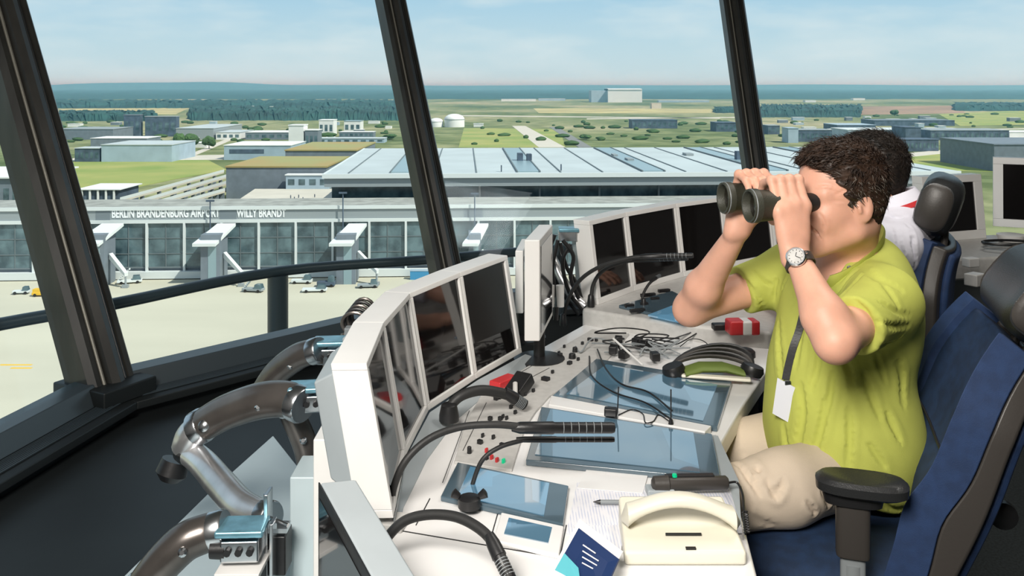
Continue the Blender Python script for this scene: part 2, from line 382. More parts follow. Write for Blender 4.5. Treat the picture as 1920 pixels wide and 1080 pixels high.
rt = [on(1738,455,zb2), on(1850,446,zb2)]
bank('monitor','grey framed dark monitor behind the headrest of the far chair',[(p.x,p.y) for p in rt], zb2, 1.09, .03, .06, M['screen'], fw=.03)
rt = [on(1862,424,zb2), on(1990,432,zb2)]
bank('monitor','grey framed dark monitor cut off by the right photo edge',[(p.x,p.y) for p in rt], zb2, 1.14, .04, .06, M['screen'], fw=.03)

# ============================================================ CONSOLES
ZD = .75
def P2(px,py,z=ZD): p = on(px,py,z); return (p.x,p.y)
con = empty('operator_console', on(1100,850,0)*1, 0, 'white curved operator console carrying the touchscreens, papers and telephone', 'desk')
CO = Vector(con.location); CO.z = 0; con.location = CO
def cbuild(m, name, mt, parent=None, **k):
    m.v = [tuple(Vector(v)-CO) for v in m.v]; return m.build(name, mt, parent or con, **k)
edge = [P2(1422,1085), P2(1396,985), P2(1352,832), P2(1392,762), P2(1440,692), P2(1446,640)]
back = [P2(1100,605), P2(985,668), P2(812,785), P2(775,860), P2(722,985)]
topoly = edge+[P2(1300,590)]+back+[(-.26,1.25),(-.22,.95),(.42,.95)]
m = MB(); m.prism(topoly, ZD-.045, ZD); cbuild(m,'worktop', M['desk'], bevel=.006)
# console carcass under the back half
def shrink(p, c, f): return (c[0]+(p[0]-c[0])*f, c[1]+(p[1]-c[1])*f)
m = MB(); bk_ = [P2(1100,605),P2(985,668),P2(812,785),P2(775,860),P2(722,985),(-.24,1.0),(-.05,1.0),(-.02,1.5),(.02,1.9),(.25,2.35),(.38,2.55)]
m.prism(bk_, .02, ZD-.05); cbuild(m,'cabinet', M['grey2'])
# apron between monitors and worktop
m = MB()
ap = [on(738,975,.775),on(762,856,.775),on(806,773,.775),on(895,713,.775),on(985,664,.775)]
ap2 = [on(742,980,.752),on(800,862,.752),on(855,787,.752),on(925,728,.752),on(1010,672,.752)]
for i in range(4):
    q = [ap2[i],ap2[i+1],ap[i+1],ap[i]]; m.hexa(q,[p-Vector((0,0,.02)) for p in q])
cbuild(m,'sloping_apron', M['grey'])
# control strip with buttons
strip = [(905,735),(1110,617),(1180,625),(1140,672),(1030,742),(1005,770),(985,800),(960,880),(852,865),(872,792)]
m = MB(); m.prism([P2(x,y,ZD+.006) for x,y in strip], ZD-.001, ZD+.006); cs = cbuild(m,'control_strip', M['panel'], bevel=.002)
m = MB()
for a,b in (((880,770),(830,905)),((912,755),(868,845)),((1030,690),(925,745)),((1040,660),(912,738))):
    p,q = on(*a,ZD+.0063), on(*b,ZD+.0063); m.tube([p,q], .0009, 4)
m.v = [tuple(Vector(v)-CO) for v in m.v]; m.build('panel_joint', M['black'], cs)
btn = [(1023,713,16,9,0),(1050,668,7,8,0),(1073,672,14,7,1),(1078,660,10,6,1),(1068,683,8,8,0),(1107,639,12,5,2),(1092,646,5,4,0),(1118,640,5,5,0),(1048,664,4,3,0),
       (930,750,9,5,0),(938,788,8,6,0),(958,766,6,5,0),(966,776,5,4,0),(919,788,8,6,0),(943,784,4,3,0),(950,787,4,3,0),(900,832,11,5,0),(880,850,9,7,1),(905,820,4,3,0),(925,823,5,4,0),(941,838,9,6,0),(938,748,5,4,0),(1000,735,5,4,0),(1058,652,4,3,0),(1036,700,5,4,0),(985,742,4,4,0),(1084,676,5,4,0),(912,848,4,3,3),(922,861,5,3,3),(932,866,5,3,3),(944,868,5,3,4),(913,862,4,3,0)]
for (x,y,wd,hh,k) in btn:
    p = on(x,y,ZD+.006); s = p.y/FPX
    m = MB()
    if k == 1: m.lathe([(0,wd*s*.5),(.012,wd*s*.45),(.014,wd*s*.35)], p, (0,0,1), 12)
    else: m.box(p+Vector((0,0,.004)), (wd*s*.9, max(.008,hh*s*1.2), .009), R(-35))
    m.v = [tuple(Vector(v)-CO) for v in m.v]
    m.build('knob' if k == 1 else 'button', {3:M['red'],4:M['green_led']}.get(k,M['black']), cs, bevel=.001)
# light divider between the two touchscreens
m = MB(); m.prism([P2(1033,741,ZD+.016),P2(1334,798,ZD+.016),P2(1322,809,ZD+.016),P2(1028,758,ZD+.016)], ZD, ZD+.016); cbuild(m,'divider_bar', M['desk'], bevel=.002)
# touchscreens
def touch(name, label, outer, inner, z, mt, bez, lab_parts=None):
    c = on(sum(p[0] for p in outer)/4, sum(p[1] for p in outer)/4, z)
    r = empty(name, (c.x,c.y,ZD), 0, label, 'touchscreen'); o = Vector(r.location)
    m = MB(); m.prism([(P2(x,y,z)[0]-o.x, P2(x,y,z)[1]-o.y) for x,y in outer], 0, z-ZD); m.build('bezel', bez, r, bevel=.002)
    m = MB(); m.prism([(P2(x,y,z)[0]-o.x, P2(x,y,z)[1]-o.y) for x,y in inner], z-ZD-.001, z-ZD+.0015); m.build('display', mt, r)
    return r
touch('touchscreen','large touchscreen beyond the white divider bar, headset lying on its corner',[(1118,672),(1372,715),(1345,800),(1035,742)],[(1137,684),(1345,722),(1318,790),(1062,739)], ZD+.012, M['disp'], M['touch_dark'])
touch('touchscreen','large touchscreen in the middle of the desk under the microphone tip',[(1015,762),(1335,813),(1352,897),(986,862)],[(1032,768),(1300,812),(1312,886),(1003,853)], ZD+.012, M['disp'], M['touch_dark'])
touch('touchscreen','small touchscreen at the console corner beside the paper sheets',[(858,866),(1066,910),(1056,982),(826,930)],[(882,876),(1030,907),(1020,968),(858,930)], ZD+.010, M['disp2'], M['touch_dark'])
touch('touchscreen','smallest blue panel display in a white frame near the brochure',[(940,960),(1057,986),(1048,1040),(925,1012)],[(954,972),(1035,990),(1028,1019),(945,1002)], ZD+.008, M['disp2'], M['desk'])
# edge strip with grooves right of middle touchscreen
m = MB()
for i in range(4):
    a = on(1320+i*7,816,ZD+.001); b = on(1336+i*7,892,ZD+.001); m.tube([a,b], .0011, 4)
cbuild(m,'edge_groove', M['grey'])
m = MB(); m.prism([P2(1318,812,ZD+.003),P2(1346,816,ZD+.003),P2(1385,900,ZD+.003),P2(1390,985,ZD+.003),P2(1350,985,ZD+.003),P2(1340,900,ZD+.003)], ZD-.001, ZD+.002); cbuild(m,'edge_panel', M['grey'])
# low extension with ledge nearest to the camera, left
m = MB(); m.prism([P2(700,1000,ZD-.01),P2(800,1020,ZD-.01),P2(760,1300,ZD-.01),P2(560,1300,ZD-.01)], ZD-.06, ZD-.012); cbuild(m,'side_wing', M['desk'], bevel=.006)
m = MB(); m.box(on(733,978,ZD+.006), (.055,.05,.014), R(-12)); cbuild(m,'microphone_plate', M['panel'], bevel=.003)
for a,b in (((826,931),(1000,970)),((1000,970),(1053,983)),((826,931),(806,972)),((806,972),(1048,1042)),((935,957),(918,1012)),((720,985),(806,972))):
    pass
m = MB()
for a,b in (((690,985),(1050,1046)),((806,935),(780,985)),((935,957),(920,1010)),((1062,985),(1050,1046))):
    m.tube([on(*a,ZD+.0003), on(*b,ZD+.0003)], .0012, 4)
cbuild(m,'worktop_joint', M['black'])

# far console
Z2 = .80
fc = empty('operator_console', (.9,3.1,0), 0, 'light grey far operator console in front of the curved dark screens', 'desk'); FO = Vector(fc.location)
def fbuild(m, name, mt, **k): m.v = [tuple(Vector(v)-FO) for v in m.v]; return m.build(name, mt, fc, **k)
def PP(px,py,z=Z2): p = on(px,py,z); return (p.x,p.y)
fpoly = [PP(1090,578),PP(1210,598),PP(1330,612),PP(1447,622),(.98,3.17),(1.35,3.42),(1.75,3.65),(2.2,3.75),(2.8,3.75)]
fback = [(2.9,4.35),PP(1850,440),PP(1738,450),(1.55,4.10),PP(1455,478),PP(1368,495),PP(1283,513),PP(1190,540),PP(1105,568)]
m = MB(); m.prism(fpoly+fback, Z2-.09, Z2); fbuild(m,'worktop', M['panel'], bevel=.012)
m = MB(); m.prism([PP(1105,568),PP(1120,585),(.48,2.86),(.9,3.24),(1.2,3.48),(1.6,3.75),(2.2,4.0),(2.8,4.0),(2.9,4.35),(1.9,4.2),(1.55,4.10),PP(1455,478),PP(1283,513),PP(1190,540)], .02, Z2-.09); fbuild(m,'cabinet', M['grey2'])
m = MB(); m.prism([PP(1160,572,Z2+.01),PP(1260,545,Z2+.01),PP(1345,585,Z2+.01),PP(1290,603,Z2+.01)], Z2, Z2+.01); fbuild(m,'control_strip', M['touch_dark'], bevel=.002)
m = MB(); m.prism([PP(1215,590,Z2+.014),PP(1262,572,Z2+.014),PP(1325,590,Z2+.014),PP(1280,604,Z2+.014)], Z2+.009, Z2+.014); fbuild(m,'display', M['disp2'])
for (x,y,wd) in ((1195,582,30),(1208,570,14),(1180,573,18),(1228,560,16),(1245,545,24),(1215,553,30)):
    p = on(x,y,Z2+.012); s = p.y/FPX; m = MB(); m.box(p, (wd*s,.012,.01), R(20)); fbuild(m,'button', M['black'], bevel=.001)
# ============================================================ OUTSIDE: THE AIRFIELD
def gp(px,py,z=GR):
    Y = FPX*(CZ-z)/(py-HOR); return ((px-960)/FPX*Y, Y)
def ground_mat():
    m = bpy.data.materials.new('meadow_and_field_ground'); m.use_nodes = True; t = m.node_tree; b = t.nodes['Principled BSDF']; b.inputs['Roughness'].default_value = .95
    b.inputs['Specular IOR Level'].default_value = .1
    co = t.nodes.new('ShaderNodeTexCoord')
    def nz(scale, det=4, st=(1,1,1)):
        mp_ = t.nodes.new('ShaderNodeMapping'); mp_.inputs['Scale'].default_value = st; n = t.nodes.new('ShaderNodeTexNoise'); n.inputs['Scale'].default_value = scale; n.inputs['Detail'].default_value = det
        t.links.new(co.outputs['Object'], mp_.inputs[0]); t.links.new(mp_.outputs[0], n.inputs['Vector']); return n.outputs[0]
    def ramp(inp, els):
        r = t.nodes.new('ShaderNodeValToRGB'); r.color_ramp.elements[0].position = els[0][0]; r.color_ramp.elements[0].color = (*els[0][1],1)
        r.color_ramp.elements[1].position = els[-1][0]; r.color_ramp.elements[1].color = (*els[-1][1],1)
        for p,c in els[1:-1]: e_ = r.color_ramp.elements.new(p); e_.color = (*c,1)
        t.links.new(inp, r.inputs[0]); return r.outputs[0]
    a = ramp(nz(.0028,6,(1,.7,1)), [(.35,(.11,.15,.065)),(.47,(.20,.23,.11)),(.55,(.30,.30,.17)),(.66,(.42,.37,.24))])
    c = ramp(nz(.03,5), [(.4,(.55,.60,.5)),(.6,(1.1,1.05,1.0))])
    x = t.nodes.new('ShaderNodeMixRGB'); x.blend_type = 'MULTIPLY'; x.inputs[0].default_value = .8; t.links.new(a,x.inputs[1]); t.links.new(c,x.inputs[2]); t.links.new(x.outputs[0], b.inputs['Base Color'])
    return m
M['meadow'] = ground_mat()
M['apron'] = mat('sunlit_concrete', (.50,.47,.37), .9, var=.07, vscale=.03, spec=.1, stretch=(.35,1,1))
M['tan'] = mat('ripe_field', (.42,.36,.16), .95, var=.2, vscale=.01)
M['redfield'] = mat('ploughed_field', (.30,.19,.12), .95, var=.2, vscale=.01)
M['greenfield'] = mat('meadow_green', (.20,.27,.06), .95, col2=(.34,.33,.10), vscale=.015)
M['forest'] = mat('pine_forest', (.013,.055,.045), .95, var=.45, vscale=.012)
M['tree'] = mat('leafy_crown', (.05,.10,.03), .95, var=.45, vscale=.15)
M['roofw'] = mat('pale_roof_membrane', (.46,.50,.50), .6, var=.06, vscale=.05)
M['roofgrey'] = mat('gravel_roof', (.30,.30,.27), .9, var=.2, vscale=.2)
M['fascia'] = mat('grey_fascia', (.27,.30,.31), .6)
M['fasciad'] = mat('dark_fascia', (.17,.20,.22), .6)
M['lightband'] = mat('pale_metal_band', (.62,.65,.64), .5)
M['bglass'] = mat('tinted_facade_glass', (.035,.065,.08), .2, col2=(.13,.20,.22), vscale=.16, spec=.7)
M['bgrey'] = mat('building_grey', (.16,.19,.22), .7, var=.1, vscale=.2)
M['bdark'] = mat('building_dark_slate', (.07,.10,.14), .7, var=.3, vscale=.15)
M['bwhite'] = mat('building_white', (.72,.72,.70), .7, var=.04, vscale=.1)
M['bblue'] = mat('building_pale_blue', (.34,.43,.50), .6, var=.08, vscale=.1)
M['ochre'] = mat('ochre_gravel_roof', (.36,.25,.10), .95, col2=(.30,.29,.12), vscale=.03)
M['skylight'] = mat('roof_skylight_glass', (.24,.33,.36), .3)
M['seam'] = mat('roof_seam', (.14,.17,.18), .7)
M['yellow'] = mat('yellow_paint', (.75,.45,.03), .5)
M['asphalt'] = mat('asphalt', (.20,.20,.19), .95)
M['plaza'] = mat('plaza_paving', (.55,.50,.42), .95, var=.05, vscale=.1)
# ground
m = MB(); m.add([(-40000,-500,0),(40000,-500,0),(40000,60000,0),(-40000,60000,0)],[(0,1,2,3)])
m.build('ground', M['meadow'], kind='structure', origin=None).location = (0,0,GR)
def patch(name, pts, mt, h, kind='structure', **k):
    q = [gp(x,y,GR+h) if y > HOR+2 else None for x,y in pts]
    m = MB(); m.prism(q, GR, GR+h); return m.build(name, mt, kind=kind, **k)
# apron in front of the terminal, runs back under us
m = MB(); m.prism([(-400,-200),(400,-200),(400,352),(-400,320)], GR, GR+.15); m.build('apron_ground', M['apron'], kind='structure')
patch('field_ground', [(96,204),(355,202),(330,214),(100,216)], M['tan'], .3)
patch('field_ground', [(125,300),(390,300),(425,318),(330,335),(250,352),(60,352)], M['greenfield'], .3)
patch('field_ground', [(1560,200),(1800,198),(1810,212),(1560,216)], M['redfield'], .3)
patch('field_ground', [(1760,214),(1990,203),(1990,232),(1800,236)], M['greenfield'], .25)
patch('field_ground', [(1640,292),(2100,268),(2200,330),(1700,318)], M['greenfield'], .25)
patch('field_ground', [(870,240),(1050,242),(1060,276),(860,276)], M['greenfield'], .2)
patch('field_ground', [(1000,203),(1350,204),(1380,212),(1010,212)], M['tan'], .3)
patch('road', [(960,236),(985,236),(1060,276),(1010,276)], M['plaza'], .35, kind='structure')
patch('road', [(1030,238),(1045,238),(1110,276),(1085,276)], M['asphalt'], .35, kind='structure')
patch('road', [(330,300),(345,300),(435,262),(425,260)], M['plaza'], .4, kind='structure')
patch('road', [(140,296),(420,290),(430,299),(120,302)], M['plaza'], .35, kind='structure')
patch('road', [(1600,296),(1980,262),(1980,266),(1620,303)], M['plaza'], .4, kind='structure')
for (a,b) in (((1480,247),(1960,240)),((1100,222),(1400,219)),((860,216),(1350,221)),((1640,262),(1960,256))):
    patch('road', [(a[0],a[1]),(b[0],b[1]),(b[0],b[1]+1.3),(a[0],a[1]+1.6)], M['plaza'], .35, kind='structure')
# pale apron markings
for (x,y,wd) in ((30,684,60),(365,680,30),(40,690,40)):
    p = gp(x,y,GR+.17); s = p[1]/FPX; m = MB(); m.b2((p[0]-wd*s/2,p[1]-.5,GR+.15),(p[0]+wd*s/2,p[1]+.5,GR+.17)); m.build('apron_ground_marking', M['yellow'], kind='structure')
# ---------------- forest belts: long rough-topped masses, uncountable
def belt(x0,x1,py0,py1,h,seed,mt='forest',name='forest'):
    rnd = random.Random(seed); m = MB(); nx, ny = 150, 5; vs = []; fs = []
    for j in range(ny+1):
        py = py0+(py1-py0)*j/ny; Y = FPX*(CZ-GR)/(py-HOR)
        for i in range(nx+1):
            X = ((x0+(x1-x0)*i/nx)-960)/FPX*Y+rnd.uniform(-.3,.3)*Y*abs(x1-x0)/nx/FPX
            e_ = 0 if j in (0,) or i in (0,nx) else 1
            hh = h*(.55+.45*rnd.random())*e_
            vs.append((X, Y+rnd.uniform(-.01,.01)*Y, GR+hh if j else GR))
    for j in range(ny):
        for i in range(nx): a = j*(nx+1)+i; fs.append((a,a+1,a+nx+2,a+nx+1))
    m.add(vs, fs); o = m.build(name, M[mt]); return o
for i,(x0,x1,p0,p1,h,lab) in enumerate(((-900,2900,186,162.2,18,'wide dark pine forest along the horizon'),(80,760,203,193.5,18,'dark forest belt behind the distant tan field'),(355,760,226,207,15,'dark green wood behind the white tanks on the left'),
      (110,290,227,217,14,'dark tree belt right of the leaning left window profile'),(1425,1615,220,202,13,'dark wood to the right of the third window profile'),(1340,1400,212,205,9,'small dark wood behind the third window profile'),(1790,1990,208,197,12,'dark wood at the right edge below the horizon'))):
    tag(belt(x0,x1,p0,p1,h,i+3), lab, 'forest', kind='stuff')
# far hill range
hm = MB(); vs = []; fs = []; xs = list(range(-600,2600,20)); prof = lambda x: max(0, 58*math.exp(-((x-345)/95)**2)+34*math.exp(-((x-215)/70)**2)+24*math.exp(-((x-130)/50)**2)+16*math.exp(-((x-430)/60)**2)+10*math.exp(-((x-1550)/300)**2)+5*math.sin(x*.013)+6)
for x in xs:
    Y = 14000; X = (x-960)/FPX*Y; h = 62+prof(x)
    vs += [(X,Y,GR),(X,Y+300,GR+h*.9),(X,Y+900,GR+h),(X,Y+3000,GR)]
for i in range(len(xs)-1):
    for j in range(3): a = i*4+j; fs.append((a,a+4,a+5,a+1))
hm.add(vs,fs); hm.build('hills', M['forest'], smooth=True, kind='structure')
# ---------------- terminal building
T0 = Vector((0,325,GR)); TR = R(3.0)
def tl(px, py, Yl):   # pixel on the terminal's local plane y=Yl -> local x,z
    c,s = math.cos(TR), math.sin(TR); k = (px-960)/FPX
    # world = T0 + (x c - Yl s, x s + Yl c);  X = k Y
    x = (k*(325+Yl*c)+Yl*s)/(c-k*s); Yw = 325+x*s+Yl*c
    return x, CZ-(py-HOR)*Yw/FPX-GR
term = empty('terminal_building', T0, TR, 'long glazed pier of the terminal facing the apron, lettering on its grey fascia', 'building')
xl, xr = -330, 170
m = MB(); m.b2((xl,.6,0),(xr,22,24.6)); m.build('wall', M['bgrey'], term)
z_top = tl(700,386,0)[1]; zf1 = tl(700,391,0)[1]; zf0 = tl(700,409,0)[1]; zb0 = tl(700,415,0)[1]; zg = tl(700,497,0)[1]
m = MB(); m.b2((xl,-.3,z_top-.4),(xr,23,z_top+.05)); m.build('roof', M['roofgrey'], term)
m = MB(); m.b2((xl,-.8,zf1),(xr,-.3,z_top+.3)); m.b2((xl,-.9,zb0),(xr,.6,zf0)); m.build('cornice', M['lightband'], term)
m = MB(); m.b2((xl,-.3,zf0),(xr,.7,zf1)); fa = m.build('fascia', M['fascia'], term)
for (x0,x1) in ((540,614),(412,444),(870,905)):
    m = MB(); m.b2((tl(x0+0,400,0)[0] if x0 != 540 else tl(180,400,0)[0],-.36,zf0+.05),(tl(x1,400,0)[0] if x0 != 540 else tl(207,400,0)[0],-.25,zf1-.05)); m.build('louvre', M['fasciad'], term)
m = MB(); m.b2((xl,-2.2,zg-3.6),(xr,.5,zg-1.2)); m.build('plinth_band', M['lightband'], term)
m = MB(); m.b2((xl,-.2,0),(xr,.55,zg-3.6)); m.build('base_wall', M['bgrey'], term)
m = MB(); m.b2((xl,-.25,z_top+.0),(xr,0,z_top+.12))
bay = (341-206)/2/FPX*325*1.0
x0b = tl(206,450,0)[0]
nb0, nb1 = -16, 17
gm = MB()
for i in range(nb0, nb1):
    xa, xb = x0b+i*bay, x0b+(i+1)*bay
    if xb < xl or xa > xr: continue
    w_ = MB(); w_.b2((xa+.35,-.05,zg),(xb-.35,.55,zb0)); wo = w_.build('window', M['bglass'], term)
    mm = MB()
    for s in (.5,): mm.b2((xa+(xb-xa)*s-.12,-.25,zg),(xa+(xb-xa)*s+.12,0,zb0))
    for z in (.31,.66): mm.b2((xa+.3,-.25,zg+(zb0-zg)*z-.12),(xb-.3,0,zg+(zb0-zg)*z+.12))
    mm.b2((xa+.3,-.3,zg-.2),(xb-.3,0,zg+.25))
    mm.build('glazing_bar', M['seam'], wo)
    cc = MB(); cc.b2((xa-.38,-1.0,zg-4),(xa+.38,0,zb0)); cc.build('column', M['lightband'], term)
    rf_ = MB()
    if i%3 == 1: rf_.b2((xa+.5,.5,zg+.5),(xa+1,.54,zb0-1)); 
# interior things seen behind the glass are left to the tinted glass variation
# lettering
def text(s, size, loc, rot, mt, parent, name, depth=.05):
    c = bpy.data.curves.new(name,'FONT'); c.body = s; c.size = size; c.extrude = depth; c.space_character = 1.02; c.offset = size*.03
    t_ = bpy.data.objects.new(name, c); COL.objects.link(t_)
    dg = bpy.context.evaluated_depsgraph_get(); me = bpy.data.meshes.new_from_object(t_.evaluated_get(dg)); bpy.data.objects.remove(t_, do_unlink=True)
    o = bpy.data.objects.new(name, me); COL.objects.link(o); me.materials.clear(); me.materials.append(mt); o.location = loc; o.rotation_euler = rot; o.parent = parent
    return o
M['letter'] = mat('white_letter', (.85,.86,.86), .5)
def fit_text(s, px0, px1, py0, py1):
    xa, zt_ = tl(px0, py0, -.5); xb, zb_ = tl(px1, py1, -.5)
    o = text(s, (zt_-zb_)/.72, (xa,-.4,zb_), (R(90),0,0), M['letter'], term, 'sign_lettering', .08)
    wd = max(v.co.x for v in o.data.vertices); o.scale = ((xb-xa)/wd,1,1)
fit_text('BERLIN BRANDENBURG AIRPORT', 209, 412, 392, 406.5)
fit_text('WILLY BRANDT', 444, 536, 392, 406.5)
# rooftop railing posts / masts of the pier
for (px,pt) in ((394,375),(643,360),(890,362)):
    x,_ = tl(px,400,-2); m = MB(); m.tube([(x,-2,0),(x,-2,tl(px,pt,-2)[1])], .22, 8); m.b2((x-1.4,-2.4,tl(px,pt,-2)[1]-.6),(x+1.4,-1.6,tl(px,pt,-2)[1])); m.build('light_mast', M['bdark'], term)
# stair towers with sloping canopies = heads of the passenger bridges
def bridge(px, lab, wd=34):
    x, zt_ = tl(px, 425, -8); r = empty('passenger_bridge', T0+Matrix.Rotation(TR,3,'Z')@Vector((x,0,0)), TR, lab, 'jet bridge', 'stair towers of the passenger bridges along the terminal')
    s = 325/FPX; W = wd*s
    m = MB(); m.b2((-W/2,-13,0),(W/2,-3.2,zt_-2)); m.build('tower', M['bgrey'], r)
    m = MB(); m.hexa([(-W/2-2.2,-15,zt_-4.6),(W/2-1,-15,zt_-4.6),(W/2+2.8,-3.2,zt_+.4),(-W/2+3,-3.2,zt_+.4)][::1],[(-W/2-2.2,-15,zt_-5.6),(W/2-1,-15,zt_-5.6),(W/2+2.8,-3.2,zt_-.6),(-W/2+3,-3.2,zt_-.6)]); m.build('canopy', M['lightband'], r)
    m = MB(); m.b2((-W*.12,-13.1,0),(W*.3,-13,zt_-5)); m.build('stairwell_glazing', M['skylight'], r)
    a = Vector((W*.55,-10,9.0)); b = Vector((W*.55+7,-15,4.0))
    u = Vector((0,0,1.9)); t_ = Vector((.6,1.6,0))
    m = MB(); m.hexa([a,b,b+u*.6,a+u],[a+t_,b+t_,b+t_+u*.6,a+t_+u]); m.build('gangway', M['lightband'], r)
    m = MB(); m.tube([b+Vector((0,1,0)), (b.x,b.y+1,0)], .35, 8); m.b2((b.x-1,b.y,.2),(b.x+1,b.y+1.5,1.2)); m.build('undercarriage', M['fascia'], r)
bridge(402,'grey stair tower with sloping canopy below the lettering on the terminal'); bridge(652,'grey stair tower with sloping canopy left of the middle window profile'); bridge(890,'pale stair tower right of the middle window profile', 22)
bridge(185,'grey stair tower half hidden by the left window profile', 40)
# main hall
hall = empty('terminal_hall', T0, TR, 'vast white roofed main hall behind the glazed pier', 'building')
hy0, hy1 = 28, 172
hx0 = tl(606,338,hy0)[0]; hx1 = hx0+252; hz1 = tl(800,326,hy0)[1]; hz0 = tl(800,350,hy0)[1]
m = MB(); m.b2((hx0,hy0,hz1-.6),(hx1,hy1,hz1)); m.build('roof', M['roofw'], hall)
m = MB(); m.b2((hx0+.3,hy0+.6,hz0),(hx1-.3,hy1-1,hz1-.6)); m.build('fascia', M['fascia'], hall)
m = MB(); m.b2((hx0-.4,hy0-.5,hz1-1.6),(hx1+.4,hy0+.6,hz1+.1)); m.b2((hx0-.4,hy0,hz1-1.6),(hx0+.5,hy1,hz1+.15)); m.build('roof_edge', M['lightband'], hall)
m = MB(); m.b2((hx0+2,hy0+9,0),(hx1-2,hy1-4,hz0)); m.build('glazed_wall', M['bglass'], hall)
for i in range(8):
    x = hx0+60+i*24; m = MB(); m.b2((x,hy0+8.6,8),(x+.8,hy0+9,hz0)); m.build('column', M['fascia'], hall)
for i in range(15):
    x = hx0+9+i*16.6; w2 = 8.5 if i%3 == 1 else .5
    m = MB()
    if i%3 == 1: m.b2((x,hy0+5,hz1),(x+w2,hy1-5,hz1+.35)); m.build('skylight', M['skylight'], hall); m = MB(); m.b2((x-.5,hy0+4,hz1),(x,hy1-4,hz1+.6)); m.b2((x+w2,hy0+4,hz1),(x+w2+.5,hy1-4,hz1+.6))
    else: m.b2((x,hy0+3,hz1),(x+w2,hy1-3,hz1+.3))
    m.build('roof_seam', M['seam'], hall)
for (px,py,ww,h,d) in ((975,302,10,3.5,6),(992,302,9,3.2,5),(940,322,2,2.5,1),(1052,320,2,2.5,1),(1152,293,8,1,8),(1180,301,12,1,8),(1384,300,9,4,4),(1290,291,14,1,8)):
    Y = FPX*(CZ-GR-hz1)/(py-HOR); X = (px-960)/FPX*Y; v = Matrix.Rotation(-TR,3,'Z')@(Vector((X,Y,0))-Vector((0,325,0)))
    m = MB(); m.box((v.x,v.y,hz1+h/2+.1),(ww*Y/FPX,d,h)); m.build('roof_vent', M['bdark'] if h > 2 else M['fascia'], hall)
# ---------------- generic buildings: px left, px right, py of front top edge, height, depth, materials
FOOT = []
def building(name, label, x0, x1, pyb, h, depth, wm, rm, cat='building', windows=0, band=None, rot=0, group=None, roof_over=.5, kind=None):
    Y = FPX*(CZ-GR)/(pyb-HOR); s = Y/FPX; X0, X1 = (x0-960)*s, (x1-960)*s; W = X1-X0
    r = empty(name, ((X0+X1)/2, Y, GR), R(rot), label, cat, group); FOOT.append((X0,X1,Y,Y+depth))
    m = MB(); m.b2((-W/2,0,0),(W/2,depth,h)); m.build('wall', M[wm], r)
    m = MB(); m.b2((-W/2-roof_over,-roof_over,h),(W/2+roof_over,depth+roof_over,h+max(.5,h*.04))); m.build('roof', M[rm], r)
    if windows:
        for i in range(windows):
            a = -W/2+W*(i+.2)/windows; b = a+W*.6/windows
            m = MB(); m.b2((a,-.12,h*.3),(b,.1,h*.72)); m.build('window', M['bglass'], r)
    if band: m = MB(); m.b2((-W*.42,-.15,h*.45),(W*.1,.1,h*.75)); m.build('window_band', M[band], r)
    return r
building('office_building','dark grey terminal wing below the ochre roofs',424,612,388,22,70,'bgrey','ochre')
building('office_building','grey block carrying the upper ochre gravel roof',535,668,342,22,88,'bgrey','ochre')
building('site_office','pale blue low block behind the plaza right of the grey wing',536,616,392,7.5,6,'bblue','bwhite', windows=4).location.z += 11
patch('plaza_ground', [(430,386),(478,354),(660,354),(660,386)], M['plaza'], 11)
for i,(x,y) in enumerate(((545,372),(552,375),(560,371),(568,376),(590,370))):
    p = gp(x,y,GR+11); m = MB(); m.lathe([(0,.22),(.9,.26),(1.45,.28),(1.5,.1),(1.75,.14),(1.8,.02)],(0,0,0),(0,0,1),8); o = m.build('distant_person', M['bdark']); o.location = (*p,GR+11)
    tag(o,'tiny dark figure walking on the sunny plaza','person','tiny figures on the plaza')
# ramps & canopies lower left
for i,(x0,y0,x1,y1) in enumerate(((225,376,420,322),(262,380,430,330),(300,380,428,343),(345,380,428,356))):
    a = gp(x0,y0,GR+9); b = gp(x1,y1,GR+9); d = Vector((b[0]-a[0],b[1]-a[1],0)).normalized(); t_ = Vector((-d.y,d.x,0))*2.2
    A,B = Vector((*a,0)),Vector((*b,0)); r = empty('concrete_ramp', (*a,GR), 0, 'long pale concrete ramp leading away between the grass and the grey wing','ramp','parallel pale ramps left of the grey wing')
    m = MB(); m.hexa([(0,0,8),B-A+Vector((0,0,8)),B-A+t_+Vector((0,0,8)),t_+Vector((0,0,8))],[(0,0,9),B-A+Vector((0,0,9)),B-A+t_+Vector((0,0,9)),t_+Vector((0,0,9))]); m.build('deck', M['plaza'], r)
    for k in range(7):
        p = (B-A)*(k+.3)/7+t_*.5; m = MB(); m.b2((p.x-1,p.y-.6,0),(p.x+1,p.y+.6,8)); m.build('pier', M['bgrey'], r)
    m = MB(); m.hexa([(0,0,9),B-A+Vector((0,0,9)),B-A+Vector((0,.4,9)),Vector((0,.4,9))],[(0,0,10.6),B-A+Vector((0,0,10.6)),B-A+Vector((0,.4,10.6)),Vector((0,.4,10.6))]); m.build('parapet', M['lightband'], r)
building('pavilion','low white canopy on dark columns right of the left window profile',150,222,400,12.5,26,'bdark','bwhite', roof_over=1.5)
for i in range(5):
    x = 155+i*15; p = gp(x,400); m = MB(); m.b2((-.5,-.3,0),(.5,.3,12.3)); o = m.build('canopy_column', M['bwhite']); o.location = (p[0],p[1]-.8,GR); tag(o,'white column holding the low canopy','column','columns of the low canopy')
building('pavilion','long pale canopy building left of the left window profile',-120,38,402,19,60,'bgrey','bwhite', windows=9, roof_over=1.5)
